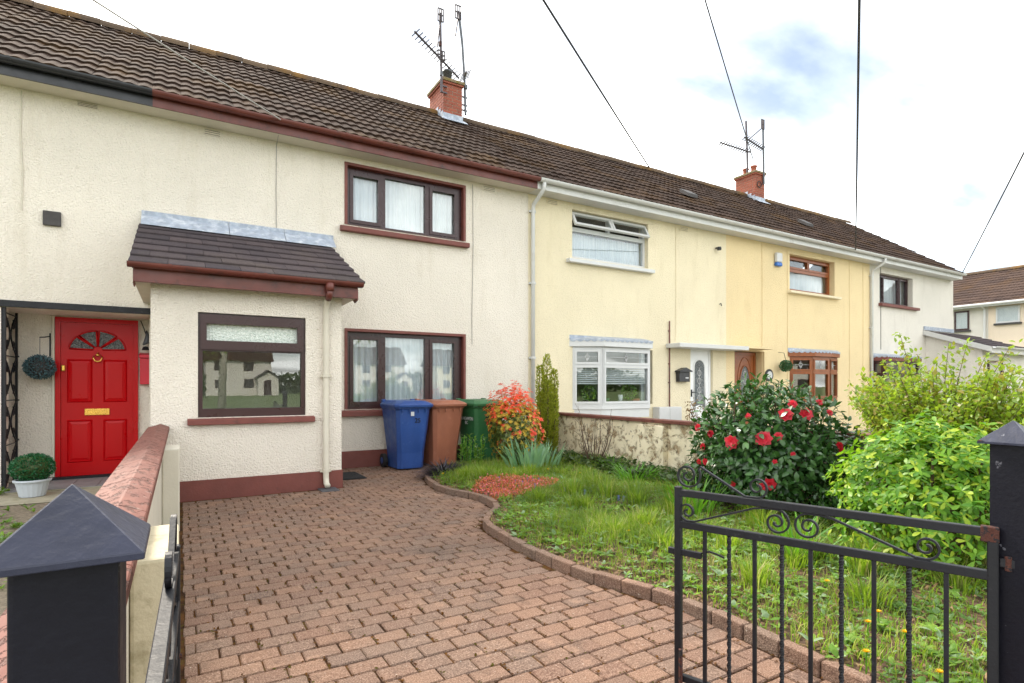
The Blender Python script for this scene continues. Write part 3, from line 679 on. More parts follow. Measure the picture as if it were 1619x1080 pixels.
for a, b, z0, z1 in ((-1.275, -1.005, 1.02, 1.59), (-.89, -.625, 1.02, 1.59), (-1.275, -1.005, .232, .79), (-.89, -.625, .232, .79)):
    p = MB()                                    # raised and fielded panel
    def ringz(x0_, x1_, z0_, z1_, y_): return [(x0_, y_, z0_), (x1_, y_, z0_), (x1_, y_, z1_), (x0_, y_, z1_)]
    rings = [ringz(a, b, z0, z1, fy), ringz(a + .012, b - .012, z0 + .012, z1 - .012, fy - .014), ringz(a + .024, b - .024, z0 + .024, z1 - .024, fy - .002), ringz(a + .055, b - .055, z0 + .055, z1 - .055, fy - .012)]
    for q in rings: p.v += q
    for i in range(3): p.f += [(i * 4 + k, i * 4 + (k + 1) % 4, i * 4 + 4 + (k + 1) % 4, i * 4 + 4 + k) for k in range(4)]
    p.f.append((12, 13, 14, 15)); p.obj('door_panel', 'red_door', door)
B(-1.09, -.82, fy - .014, fy - .001, .85, .935).obj('letter_plate', 'brass', door, bevel=.004, seg=2)
B(-1.06, -.85, fy - .019, fy - .0145, .872, .915).obj('letter_flap', 'brass', door, bevel=.003)
kn = MB().lathe([(.001, 0), (.026, .004), (.03, .016), (.016, .03), (.006, .045), (.002, .06)], (0, 0, 0), 12)
kn.tube([(-.045, -.012, .0), (-.046, -.02, -.03), (-.03, -.026, -.062), (0, -.03, -.074), (.03, -.026, -.062), (.046, -.02, -.03), (.045, -.012, 0)], .0085, 8)
kn.v = [(x + fcx, y + fy - .012, z + 1.635) for x, y, z in kn.v]; kn.obj('knocker', 'brass', door, True)
B(-1.335, -1.29, fy - .03, fy - .001, 1.43, 1.51).obj('lock_plate', 'brass', door, bevel=.012, seg=2)
B(-1.42, -.48, 9.16, 9.26, .008, .06).obj('threshold', 'black_iron', h)
fl = B(-1.94, -.335, 8.4, 9.298, .008, .022).obj('porch_floor', 'concrete', h)
for i in range(6):
    for j in range(3): B(-1.93 + i * .266, -1.93 + i * .266 + .26, 8.405 + j * .255, 8.405 + j * .255 + .25, .022, .03).obj('floor_tile', 'tile_floor', fl)
bx = B(-1.405, -1.235, 8.56, 8.598, 3.155, 3.325).obj('wall_plaque', 'slate_dark', h, bevel=.004)
vent(h, -1.09, -.87, 4.66, 4.71)
MB().tube([(-1.60, 8.59, 4.70), (-1.61, 8.592, 4.2), (-1.59, 8.59, 3.7), (-1.60, 8.592, 3.3)], .006, 6).obj('wall_cable', 'smooth_cream', h)
# iron scroll trellis at the side of the recess
g = thing('iron_trellis', 'black wrought iron scroll trellis panel beside the red door', 'trellis', (-1.76, 8.9, 0))
B(-1.785, -1.745, 8.60, 8.635, .0, 2.155).obj('upright', 'black_iron', g); B(-1.776, -1.752, 9.19, 9.215, .0, 2.15).obj('upright', 'black_iron', g)
for z in (.55, 1.05, 1.6): B(-1.77, -1.755, 9.215, 9.299, z, z + .02).obj('wall_bracket', 'black_iron', g)
for k in range(4):
    zc = .27 + k * .53
    for sgn in (-1, 1):
        yc = 8.912 + sgn * .012
        pts = [(yc + sgn * (.012 + .26 * (abs(t) ** 1.7)), zc + t * .25) for t in [i / 10 for i in range(-10, 11)]]
        MB().tube([(-1.764, p, q) for p, q in pts], .009, 6).obj('scroll', 'black_iron', g, True)
        for e in (-1, 1):
            sp = scroll(yc + sgn * .12, zc + e * .12, .06, 1.1, math.pi / 2 * e, -sgn * e)
            MB().tube([(-1.764, p, q) for p, q in sp], .009, 6).obj('curl', 'black_iron', g, True)
for z in (.535, 1.065, 1.595, 2.1): MB().tube([(-1.764, 8.63, z), (-1.764, 9.195, z)], .007, 6).obj('rail', 'black_iron', g)
t_ = thing('letter_box', 'bright red box fixed to wall beside the red door', 'letter box', (-.41, 9.25, 1.25))
MB().box(-.475, -.345, 9.19, 9.299, 1.26, 1.62).obj('box_body', 'red_box', t_, bevel=.006)
MB().extrude([(-.485, 9.165, 1.622), (-.485, 9.298, 1.622), (-.485, 9.298, 1.70), (-.485, 9.175, 1.665)], (.15, 0, 0)).obj('box_lid', 'red_box', t_, bevel=.004)
t_ = thing('wall_ornament', 'small dark metal bird ornament hanging above red letter box', 'ornament', (-.41, 9.2, 1.8))
MB().tube([(-.47, 9.29, 2.14), (-.43, 9.24, 2.03), (-.40, 9.2, 1.92)], .006, 6).obj('chain', 'black_iron', t_)
MB().tube([(-.40, 9.22, 2.0), (-.385, 9.2, 1.92), (-.40, 9.2, 1.84), (-.44, 9.2, 1.80)], [.008, .03, .035, .01], 8).obj('bird_body', 'flue', t_, True)
MB().lathe([(.001, .05), (.03, .04), (.045, 0), (.05, -.005)], (-.41, 9.2, 1.735), 12).obj('bell', 'black_iron', t_, True)
# topiary balls
def leafball(mb, ctr, r, n, ln, squash=1.0):
    for _ in range(n):
        d = rvec(); p = Vector(ctr) + Vector((d.x * r, d.y * r, d.z * r * squash)) * rnd(.88, 1.02)
        mb.leaf(p, (d + rvec() * .9).normalized(), rvec(), ln * rnd(.7, 1.2), ln * .55)
t_ = thing('hanging_topiary_ball', 'dark teal topiary ball hanging from wall bracket beside red door', 'topiary', (-1.52, 9.1, 1.3))
mb = MB(); leafball(mb, (-1.52, 9.10, 1.475), .148, 1300, .03, .95); mb.obj('foliage', 'topiary_teal', t_)
MB().lathe([(.004, -.13), (.09, -.1), (.13, 0), (.09, .1), (.004, .13)], (-1.52, 9.10, 1.475), 12).obj('core', 'slate_dark', t_, True)
MB().tube([(-1.52, 9.1, 1.6), (-1.52, 9.1, 1.84)], .003, 6).obj('chain', 'mast', t_)
MB().tube([(-1.45, 9.294, 1.62), (-1.45, 9.294, 1.92)], .008, 6).tube([(-1.45, 9.29, 1.88), (-1.49, 9.2, 1.86), (-1.52, 9.1, 1.85)], .007, 6).obj('bracket', 'black_iron', t_)
t_ = thing('potted_topiary', 'bright green topiary ball in grey ribbed pot near red door', 'potted plant', (-1.42, 8.12, 0))
pp = MB(); npt = 40
prof = [(.105, .008), (.115, .012), (.15, .165), (.15, .17)]
for r_, z_ in prof:
    for k in range(npt): rr = r_ * (1 + (.012 if k % 2 else -.012)); pp.v.append((-1.42 + rr * math.cos(2 * math.pi * k / npt), 8.12 + rr * math.sin(2 * math.pi * k / npt), z_))
for i in range(3): pp.f += [(i * npt + k, i * npt + (k + 1) % npt, (i + 1) * npt + (k + 1) % npt, (i + 1) * npt + k) for k in range(npt)]
pp.f.append(tuple(range(npt))); pp.obj('pot', 'pot_grey', t_)
MB().lathe([(.150, .17), (.168, .172), (.172, .195), (.16, .2), (.145, .195)], (-1.42, 8.12, 0), 32, False).obj('rim', 'pot_grey', t_, True)
mb = MB(); leafball(mb, (-1.42, 8.12, .325), .192, 2200, .026, .78); mb.obj('foliage', 'topiary', t_)
MB().lathe([(.004, -.13), (.12, -.1), (.172, 0), (.12, .11), (.004, .137)], (-1.42, 8.12, .325), 14).obj('core', 'hedge', t_, True)

# ------------------------------------------------------------------ house with the tiled porch (brown trim)
h = thing('terraced_house', 'cream house with brown window frames and projecting tiled front porch', 'house', (2.5, YF, 0), 'terraced houses in the row')
WU, WL = (2.17, 4.14, 3.69, 4.605), (2.17, 4.14, .885, 2.085)
shell(h, XB, XC, 'cream', [WU, WL])
roof(h, XB, XC)
soffit(h, XB, XC, 'brown_gutter', 'smooth_cream'); gutter(h, XB, XC, 8.228, 4.885, .06, 'brown_gutter')
for (x0, x1, z0, z1), zs in ((WU, (3.575, 3.66)), (WL, (.775, .865))):
    fr_ = facade(MB(), x0 - .03, x1 + .03, z0, z1 + .03, YF - .012, YF + .08, [(x0 + .012, x1 - .012, z0 + .001, z1 - .012)])
    fr_.add([(x0 - .03, YF - .012, z0), (x0 - .03, YF, z0), (x0 - .03, YF, z1 + .03), (x0 - .03, YF - .012, z1 + .03), (x1 + .03, YF - .012, z0), (x1 + .03, YF, z0), (x1 + .03, YF, z1 + .03), (x1 + .03, YF - .012, z1 + .03)], [(0, 1, 2, 3), (4, 7, 6, 5), (3, 2, 6, 7)])
    wn0 = fr_.obj('window_surround', 'brown_paint', h)
    a, b, d, e = x0 + .013, x1 - .013, z0 + .002, z1 - .013
    wn = window(h, a, b, d, e, 8.68, 'brown_frame', [(2.285, 2.685, d + .1, e - .11), (2.80, 3.47, d + .055, e - .06), (3.59, 4.0, d + .1, e - .11)], sash=(0, 2),
                sillm='brown_paint', sill=(2.07, 4.21, 8.51, 8.60, zs[0], zs[1]))
    curtain(wn, a + .02, b - .02, d + .01, e - .01, 8.785, 22, .014)
for x0, x1 in ((.27, .48), (4.5, 4.74)): vent(h, x0, x1, 4.62, 4.70)
B(1.71, XC, 8.578, 8.599, -.03, .248).obj('plinth', 'brown_paint', h, bevel=.004)
MB().tube([(1.174, 8.30, 4.74), (1.18, 8.59, 4.66), (1.175, 8.592, 4.0), (1.18, 8.592, 3.49)], .005, 6).obj('wall_cable', 'grey_cable', h)
MB().tube([(4.30, 8.592, 4.68), (4.31, 8.592, 3.6), (4.285, 8.592, 2.4), (4.29, 8.592, 1.95)], .005, 6).obj('wall_cable', 'grey_cable', h)
# porch
pc = MB(); PX0, PX1 = -.268, 1.706
facade(pc, PX0, PX1, -.03, 2.43, 7.0, 7.22, [(.166, 1.287, .89, 2.045)])
pc.add([(PX0, 7.0, -.03), (PX0, 8.599, -.03), (PX0, 8.599, 3.2), (PX0, 7.0, 2.43)], [(0, 3, 2, 1)]); pc.add([(PX1, 7.0, -.03), (PX1, 8.599, -.03), (PX1, 8.599, 3.2), (PX1, 7.0, 2.43)], [(0, 1, 2, 3)])
porch = pc.obj('porch', 'cream', h)
MB().box(PX0 - .0, PX1 + .012, 6.985, 6.999, -.03, .210).box(PX1 + .001, PX1 + .012, 6.999, 8.57, -.03, .21).obj('porch_plinth', 'brown_paint', porch)
pw = window(h, .168, 1.285, .892, 2.043, 7.035, 'brown_frame', [(.245, 1.20, 1.735, 1.93), (.212, 1.240, .985, 1.625)], sash=(0,), sillm='brown_paint', sill=(.066, 1.382, 6.93, 7.06, .812, .885), pmats=['frosted', 'glass'])
facade(MB(), .19, 1.262, 1.64, 2.025, 7.010, 7.033, [(.249, 1.196, 1.739, 1.926)]).obj('vent_sash', 'brown_frame', pw, bevel=.004)
ps0, ps1 = Vector((0, 6.73, 2.462)), Vector((0, 8.56, 3.31)); pa = math.atan2(ps1.z - ps0.z, ps1.y - ps0.y); pl = (ps1 - ps0).length
pr = MB().extrude([(-.42, 6.826, 2.462), (-.42, 8.598, 3.28), (-.42, 8.598, 3.22), (-.42, 6.826, 2.43)], (2.33, 0, 0)).obj('porch_roof', 'slate_dark', h)
ptile = MB(); ptw = 2.37 / 7
ptile.extrude([(0, 0, 0), (0, .40, -.0), (0, .40, .022), (0, .012, .028), (0, 0, .02)], (ptw - .004, 0, 0)); pme = ptile.mesh('flat_tile', 'porch_tile')
rows = 7; gg = (pl - .06) / rows
for k in range(rows):
    s0 = k * gg; base = ps0 + Vector((0, math.cos(pa), math.sin(pa))) * s0
    off = (ptw / 2 if k % 2 else 0)
    for i in range(8 if off else 7):
        x0 = -.445 + i * ptw - off; w0 = ptw
        if x0 < -.446: w0 = ptw / 2; x0 = -.445
        if x0 + w0 > 1.93: w0 = 1.925 - x0
        if w0 < .05: continue
        link('flat_tile', pme, pr, T(x0, base.y, base.z + .005 + rnd(-.002, .003), pa - .075 + rnd(-.004, .004), rnd(-.003, .003), 0, (w0 / ptw, 1 if k < rows - 1 else .8, 1)))
for x0, x1 in ((-.425, .57), (.575, 1.28), (1.285, 1.97)):
    MB().box(x0, x1, 8.576, 8.598, 3.33, 3.485).extrude([(x0, 8.575, 3.42), (x0, 8.38, 3.262), (x0, 8.38, 3.27), (x0, 8.575, 3.43)], (x1 - x0 - .002, 0, 0)).obj('lead_flashing', 'lead', pr)
B(-.41, 1.855, 6.80, 6.822, 2.292, 2.468).obj('porch_fascia', 'brown_gutter', pr, bevel=.003)
for x0, x1 in ((-.405, -.27), (1.708, 1.85)): B(x0, x1, 6.823, 8.598, 2.30, 2.315).obj('porch_soffit', 'smooth_cream', pr)
for xx in (-.412, 1.851): MB().extrude([(xx, 6.823, 2.28), (xx, 6.95, 2.26), (xx, 8.598, 3.1), (xx, 8.598, 3.23), (xx, 6.823, 2.41)], (.012, 0, 0)).obj('bargeboard', 'brown_gutter', pr)
gt = gutter(h, -.455, 1.90, 6.745, 2.475, .052, 'brown_gutter', clips=.9)
MB().lathe([(.045, -.09), (.05, -.05), (.055, 0)], (1.51, 6.745, 2.44), 14).tube([(1.51, 6.745, 2.36), (1.51, 6.78, 2.30), (1.51, 6.83, 2.27)], .038, 12).obj('gutter_outlet', 'brown_gutter', gt, True)
pipe(h, [(1.51, 6.80, 2.29), (1.51, 6.88, 2.25), (1.51, 6.945, 2.17), (1.51, 6.95, 2.0), (1.51, 6.95, .14), (1.51, 6.93, .07), (1.51, 6.86, .05)], .034, 'smooth_cream', [(1.51, 6.95, 1.36), (1.51, 6.95, .22)])
B(1.42, 1.62, 6.74, 6.98, -.005, .010).obj('gully_cover', 'flue', h)
ch1 = chimney(h, 5.03, 5.49, 11.5, 12.31, 8.10, 7.15)
MB().lathe([(.10, 0), (.10, .26), (.112, .26), (.112, .30), (.085, .30)], (5.20, 11.66, 8.05), 18).obj('flue_cowl', 'flue', ch1, True)
MB().lathe([(.1, 0), (.085, .1), (.085, .12)], (5.2, 12.1, 8.02), 16).obj('chimney_pot', 'terracotta', ch1, True)
t_ = thing('doormat', 'dark ribbed rubber doormat on the paving beside the porch', 'doormat', (1.95, 7.9, 0))
B(1.72, 2.15, 7.45, 8.05, .002, .014).obj('mat_base', 'rubber', t_)
for i in range(16): B(1.735, 2.135, 7.465 + i * .036, 7.487 + i * .036, .014, .02).obj('rib', 'rubber', t_)

# ------------------------------------------------------------------ pale yellow house
h = thing('terraced_house', 'pale yellow house with white bay window and white front door', 'house', (8.1, YF, 0), 'terraced houses in the row')
WU = (6.416, 8.375, 3.68, 4.60)
shell(h, XC, XD, 'yellow_pale', [WU, (6.5, 8.5, .86, 1.98), (9.635, 10.36, -.05, 2.08)])
roof(h, XC, XD); soffit(h, XC, XD, 'white_gutter', 'white_gutter'); gutter(h, XC + .01, XD, 8.225, 4.885, .06, 'white_gutter')
wn = window(h, *WU, 8.70, 'white_upvc', [(6.47, 8.32, 3.74, 4.22), (6.47, 7.37, 4.30, 4.54), (7.43, 8.32, 4.30, 4.54)], sillm='white_upvc', sill=(6.28, 8.47, 8.49, 8.70, 3.575, 3.655), pmats=['glass', 'glass', 'glass'])
for pn in [o for o in wn.children if o.name.startswith('pane')][1:]: bpy.data.objects.remove(pn)
for x0, x1 in ((6.44, 7.395), (7.405, 8.36)):
    pn = facade(MB(), 0, x1 - x0, -.30, 0, -.03, .015, [(.05, x1 - x0 - .05, -.25, -.05)])
    pn.add([(0, -.03, -.3), (x1 - x0, -.03, -.3), (x1 - x0, .015, -.3), (0, .015, -.3), (0, -.03, 0), (x1 - x0, -.03, 0), (x1 - x0, .015, 0), (0, .015, 0)], [(0, 3, 2, 1), (4, 5, 6, 7), (0, 4, 7, 3), (1, 2, 6, 5)])
    m = T(x0, 8.69, 4.565, R(-28)); pn.v = [tuple(m @ Vector(q)) for q in pn.v]; pn.obj('open_vent', 'white_upvc', wn)
    gp = B(.045, x1 - x0 - .045, -.012, -.008, -.255, -.045); gp.v = [tuple(m @ Vector(q)) for q in gp.v]; gp.obj('pane', 'glass', wn)
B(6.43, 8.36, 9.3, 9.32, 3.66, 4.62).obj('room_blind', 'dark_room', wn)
curtain(wn, 6.45, 8.35, 3.69, 4.22, 8.84, 30, .006)  # pale net added close behind the glass to brighten this pane
vent(h, 5.83, 6.07, 4.61, 4.69, mat='yellow_pale'); vent(h, 9.3, 9.55, 4.6, 4.69, mat='yellow_pale')
pipe(h, [(5.53, 8.225, 4.83), (5.53, 8.24, 4.72), (5.51, 8.40, 4.60), (5.50, 8.53, 4.52), (5.497, 8.545, 4.42), (5.497, 8.545, 0.0)], .036, 'white_gutter', [(5.497, 8.545, 4.40), (5.497, 8.545, 3.1), (5.497, 8.545, 1.75)])
def bay(h, plan, z0, z1, fm, topm, lights_z, panel=None, can=(2.0, 2.15), leads=True, blind=None):
    """angled bay: plan is a list of (x, y); one framed light per side, split by a transom"""
    bw = MB().extrude([(x, y, z0 - .07) for x, y in plan], (0, 0, .07)).obj('bay_window', fm, h, bevel=.004)
    MB().extrude([(x, y + .012, z1) for x, y in plan], (0, 0, .03)).obj('bay_head', fm, bw)
    for (xa, ya), (xb, yb) in zip(plan, plan[1:]):
        d = Vector((xb - xa, yb - ya, 0)); Ls = d.length; d.normalize(); n_ = Vector((d.y, -d.x, 0))
        def put(mb): mb.v = [(xa + d.x * q[0] - n_.x * q[1], ya + d.y * q[0] - n_.y * q[1], q[2]) for q in mb.v]; return mb
        holes = [(.07, Ls - .07, a, b) for a, b in lights_z]
        put(facade(MB(), .004, Ls - .004, z0, z1, 0, .06, holes)).obj('bay_frame', fm, bw)
        for i, hh in enumerate(holes):
            put(facade(MB(), hh[0] - .03, hh[1] + .03, hh[2] - .03, hh[3] + .03, -.014, -.001, [(hh[0] + .012, hh[1] - .012, hh[2] + .012, hh[3] - .012)])).obj('sash', fm, bw)
            put(B(hh[0], hh[1], .028, .032, hh[2], hh[3])).obj('pane', 'glass', bw)
            if leads and i == 1:
                cxm, czm = (hh[0] + hh[1]) / 2, (hh[2] + hh[3]) / 2; r_ = min(hh[1] - hh[0], hh[3] - hh[2]) * .33; md = MB()
                md.tube([(cxm, .024, czm - r_), (cxm + r_ * .6, .024, czm), (cxm, .024, czm + r_), (cxm - r_ * .6, .024, czm), (cxm, .024, czm - r_)], .006, 5)
                md.tube([(hh[0], .024, czm), (cxm - r_ * .6, .024, czm)], .004, 5).tube([(cxm + r_ * .6, .024, czm), (hh[1], .024, czm)], .004, 5).tube([(cxm, .024, hh[2]), (cxm, .024, hh[3])], .004, 5)
                md.tube([(cxm + r_ * .5 * math.cos(a * .4), .024, czm + r_ * .45 * math.sin(a * .4)) for a in range(17)], .004, 5)
                put(md).obj('leaded_motif', 'plastic_white', bw)
            if blind and i == 0:
                for k in range(blind):
                    zz_ = hh[3] - .03 - k * .037
                    put(MB().extrude([(hh[0] + .004, .05, zz_), (hh[0] + .004, .066, zz_ + .026), (hh[0] + .004, .068, zz_ + .025), (hh[0] + .004, .052, zz_ - .001)], (hh[1] - hh[0] - .008, 0, 0))).obj('blind_slat', 'plastic_white', bw)
    # canopy with scalloped lead edge
    ex = [(x + (-.07 if i == 0 else .07 if i == len(plan) - 1 else 0), y - (.07 if 0 < i < len(plan) - 1 else 0)) for i, (x, y) in enumerate(plan)]
    MB().extrude([(x, y, can[0]) for x, y in ex], (0, 0, can[1] - can[0] - .03)).obj('canopy', topm, bw)
    sc_ = MB(); cx_ = sum(p[0] for p in plan) / len(plan)
    zb = can[1] - .03
    sc_.add([(x, y - (.012 if 0 < i < len(ex) - 1 else 0), zb + .012) for i, (x, y) in enumerate(ex)] + [(x, 8.6, can[1] + .06) for x, y in ex], [(i, i + 1, len(ex) + i + 1, len(ex) + i) for i in range(len(ex) - 1)])
    for (xa, ya), (xb, yb) in zip(ex, ex[1:]):
        n_ = max(2, int(Vector((xb - xa, yb - ya)).length / .12) * 6); prev = None
        for i in range(n_ + 1):
            t = i / n_; x = xa + (xb - xa) * t; y = ya + (yb - ya) * t - .013; sl = zb - .012 - .028 * abs(math.sin(t * math.pi * n_ / 6))
            cur = len(sc_.v); sc_.v += [(x, y, zb + .014), (x, y, sl)]
            if prev is not None: sc_.f.append((prev, prev + 1, cur + 1, cur))
            prev = cur
    sc_.obj('lead_scallop', 'lead', bw)
    if panel: MB().extrude([(x, y + .03, panel[0]) for x, y in plan], (0, 0, z0 - .07 - panel[0])).obj('bay_apron', panel[1], bw)
    return bw
bw = bay(h, [(6.42, 8.599), (6.90, 8.30), (8.14, 8.30), (8.19, 8.599)], .86, 1.97, 'white_upvc', 'white_upvc', [(.93, 1.60), (1.68, 1.90)], (.62, 'white_upvc'), (1.99, 2.15), blind=9)
for x, r_, hh, mt in ((7.15, .06, .14, 'topiary'), (7.5, .05, .2, 'plastic_white'), (7.9, .09, .12, 'terracotta')):
    MB().lathe([(r_ * .7, 0), (r_, hh), (r_ * .9, hh)], (x, 8.47, .865), 14).obj('sill_pot', mt, bw, True)
mb = MB(); leafball(mb, (7.75, 8.5, 1.12), .13, 160, .06); leafball(mb, (6.75, 8.52, 1.1), .12, 140, .06); mb.obj('sill_foliage', 'weed', bw)
def pvc_door(h, x0, x1, z1, y, fm, oval=False, lab=None):
    dr = facade(MB(), x0, x1, .03, z1, y, y + .06, [(x0 + .06, x1 - .06, .04, z1 - .06)]).obj('door', fm, h)
    if lab: dr['label'] = lab
    a, b = x0 + .062, x1 - .062; B(a, b, y + .018, y + .05, .042, z1 - .062).obj('door_leaf', fm, dr)
    cx_ = (a + b) / 2; wv = (b - a) * .3
    if oval: pts = [(cx_ + wv * .95 * math.cos(i * math.pi / 14), 1.25 + .48 * math.sin(i * math.pi / 14)) for i in range(28)]
    else: pts = [(cx_ - wv, .72), (cx_ - wv * .5, .78), (cx_, .80), (cx_ + wv * .5, .78), (cx_ + wv, .72)] + [(cx_ + wv * math.cos(i * math.pi / 10), 1.66 + .17 * math.sin(i * math.pi / 10)) for i in range(11)]
    MB().extrude([(x, y + .0165, z) for x, z in pts], (0, -.003, 0)).obj('door_glass', 'obscure', dr)
    pts2 = pts + [pts[0]]; MB().tube([(x, y + .014, z) for x, z in pts2], .017, 6).obj('glass_moulding', fm, dr, True)
    if oval: MB().tube([(cx_ + wv * 1.35 * math.cos(i * math.pi / 14), y + .016, 1.25 + .68 * math.sin(i * math.pi / 14)) for i in range(29)], .012, 6).obj('oval_moulding', fm, dr, True)
    else:
        pl_ = [(cx_ + wv * math.cos(math.pi * i / 8), .56 + .12 * math.sin(math.pi * i / 8)) for i in range(9)] + [(cx_ - wv, .2), (cx_ + wv, .2), (cx_ + wv, .56)]
        MB().tube([(x, y + .016, z) for x, z in pl_], .015, 6).obj('panel_moulding', fm, dr, True)
    md = MB()
    for s_ in (-.28, -.1, .1, .28):
        md.tube([(cx_ + .055 * math.cos(i * .8) , y + .011, 1.25 + s_ + .07 * math.sin(i * .8)) for i in range(9)], .006, 5)
    md.tube([(cx_, y + .011, .85), (cx_, y + .011, 1.65)], .005, 5); md.obj('leaded_motif', 'plastic_white', dr)
    MB().box(a + .03, a + .06, y + .002, y + .017, 1.0, 1.16).tube([(a + .045, y + .0, 1.1), (a + .045, y - .04, 1.1), (a + .14, y - .04, 1.1)], .01, 8).obj('handle', 'black_iron' if not oval else 'brass', dr)
for xv, yv in ((10.5, 9.55),):
    zv = 4.885 + (yv - 8.2) * math.tan(RA); MB().extrude([(xv, yv - .12, zv - .02), (xv, yv + .16, zv + .16), (xv, yv + .16, zv + .25), (xv, yv - .12, zv + .06)], (.32, 0, 0)).obj('roof_vent', 'slate_dark', h)
pvc_door(h, 9.64, 10.355, 2.075, 8.66, 'white_door', False, 'white door with tall arched patterned glass')
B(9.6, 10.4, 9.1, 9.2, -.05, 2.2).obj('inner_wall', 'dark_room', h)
B(8.88, 11.09, 8.20, 8.598, 2.045, 2.135).obj('door_canopy', 'white_gutter', h, bevel=.008)
MB().tube([(8.965, 8.57, 2.62), (8.965, 8.57, .80)], .014, 8).obj('gas_pipe', 'brown_gutter', h)
for z in (1.3, 1.7, 2.4): B(8.945, 8.985, 8.565, 8.598, z, z + .02).obj('pipe_clip', 'brown_gutter', h)
mt = B(8.50, 9.15, 8.40, 8.598, .35, .80).obj('meter_box', 'plastic_white', h, bevel=.01, seg=2)
B(8.80, 9.13, 8.392, 8.3995, .38, .77).obj('meter_door', 'plastic_white', mt)
MB().tube([(9.17, 8.592, 4.68), (9.18, 8.592, 3.3), (9.165, 8.592, 2.2)], .005, 6).obj('wall_cable', 'yellow_pale', h)
MB().lathe([(.045, -.03), (.05, 0), (.04, .04)], (10.45, 8.5, 4.33), 12).tube([(10.45, 8.59, 4.36), (10.45, 8.52, 4.36)], .02, 8).obj('security_lamp', 'mailbox', h)
MB().tube([(10.58, 8.598, 3.10), (10.58, 8.56, 3.12), (10.6, 8.56, 3.06)], .012, 6).obj('cable_hook', 'mailbox', h)
t_ = thing('mailbox', 'small black house shaped mailbox on wall beside white door', 'mailbox', (9.33, 8.55, 1.3))
B(9.18, 9.50, 8.49, 8.597, 1.33, 1.54).obj('box_body', 'mailbox', t_, bevel=.006)
MB().extrude([(9.15, 8.45, 1.541), (9.53, 8.45, 1.541), (9.53, 8.45, 1.565), (9.34, 8.45, 1.635), (9.15, 8.45, 1.565)], (0, .147, 0)).obj('box_roof', 'mailbox', t_)
B(9.36, 9.45, 8.486, 8.4895, 1.40, 1.425).obj('name_card', 'plastic_white', t_)

# ------------------------------------------------------------------ warm yellow house
h = thing('terraced_house', 'warm yellow house with orange timber windows and oval glazed timber door', 'house', (13.9, YF, 0), 'terraced houses in the row')
WU = (13.21, 15.2, 3.645, 4.57)
shell(h, XD, XE, 'yellow', [WU, (13.3, 15.1, .92, 1.98), (11.1, 12.2, -.05, 2.07)])
roof(h, XD, XE, singles=False); soffit(h, XD, XE, 'white_gutter', 'white_gutter'); gutter(h, XD, XE, 8.225, 4.885, .06, 'white_gutter')
wn = window(h, *WU, 8.74, 'oak', [(13.30, 15.11, 3.73, 4.17), (13.30, 14.17, 4.29, 4.48), (14.25, 15.11, 4.29, 4.48)], sash=(1, 2), sillm='yellow_pale', sill=(13.1, 15.36, 8.49, 8.74, 3.575, 3.645))
curtain(wn, 13.25, 15.15, 3.7, 4.25, 8.9, 34, .008)
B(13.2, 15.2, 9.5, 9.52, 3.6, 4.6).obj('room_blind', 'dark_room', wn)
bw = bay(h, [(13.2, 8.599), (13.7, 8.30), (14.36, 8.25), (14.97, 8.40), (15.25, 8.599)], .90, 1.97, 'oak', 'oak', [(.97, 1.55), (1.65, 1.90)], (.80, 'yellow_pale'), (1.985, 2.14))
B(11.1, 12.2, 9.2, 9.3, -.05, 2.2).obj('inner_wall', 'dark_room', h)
B(10.9, 11.35, 8.881, 9.2, -.05, 2.2).obj('recess_side', 'yellow', h); B(12.16, 12.3, 8.881, 9.2, -.05, 2.2).obj('recess_side', 'yellow', h)
for xv, yv in ((15.2, 9.5),):
    zv = 4.885 + (yv - 8.2) * math.tan(RA); MB().extrude([(xv, yv - .12, zv - .02), (xv, yv + .16, zv + .16), (xv, yv + .16, zv + .25), (xv, yv - .12, zv + .06)], (.32, 0, 0)).obj('roof_vent', 'slate_dark', h)
pvc_door(h, 11.36, 12.15, 2.05, 8.80, 'oak', True, 'orange brown timber door with oval patterned glass')
B(11.093, 12.05, 8.25, 8.598, 2.10, 2.15).obj('door_canopy', 'yellow', h)
t_ = thing('alarm_box', 'white burglar alarm box with blue base under the eaves', 'alarm box', (12.68, 8.55, 4.2))
B(12.57, 12.80, 8.51, 8.598, 4.28, 4.52).obj('box_body', 'plastic_white', t_, bevel=.03, seg=3); B(12.575, 12.795, 8.512, 8.596, 4.19, 4.278).obj('box_base', 'blue_lens', t_, bevel=.02, seg=2)
for x in (12.1, 13.1, 15.9, 16.6): MB().tube([(x, 8.592, 4.69), (x + .01, 8.592, 3.3), (x, 8.592, .3)], .006, 6).obj('wall_cable', 'yellow', h)
ch2 = chimney(h, 15.86, 16.32, 11.5, 12.25, 8.16, 7.15)
for y_, z_ in ((11.72, .0), (12.02, .0)): MB().lathe([(.10, 0), (.085, .08), (.085, .22), (.105, .23), (.105, .27), (.08, .27)], (16.08, y_, 8.13), 16).obj('chimney_pot', 'terracotta', ch2, True)
t_ = thing('hanging_topiary_ball', 'round green topiary ball hanging beside the timber bow window', 'topiary', (12.72, 8.4, 1.6))
mb = MB(); leafball(mb, (12.75, 8.40, 1.73), .13, 700, .035); mb.obj('foliage', 'topiary', t_); MB().lathe([(.004, -.11), (.08, -.08), (.11, 0), (.08, .08), (.004, .11)], (12.75, 8.40, 1.73), 10).obj('core', 'hedge', t_)
MB().tube([(12.75, 8.4, 1.85), (12.75, 8.45, 2.05), (12.75, 8.598, 2.07)], .006, 6).obj('chain', 'black_iron', t_)
t_ = thing('wall_plate', 'round blue and white plate hung on yellow wall', 'wall plate', (12.35, 8.57, 1.5))
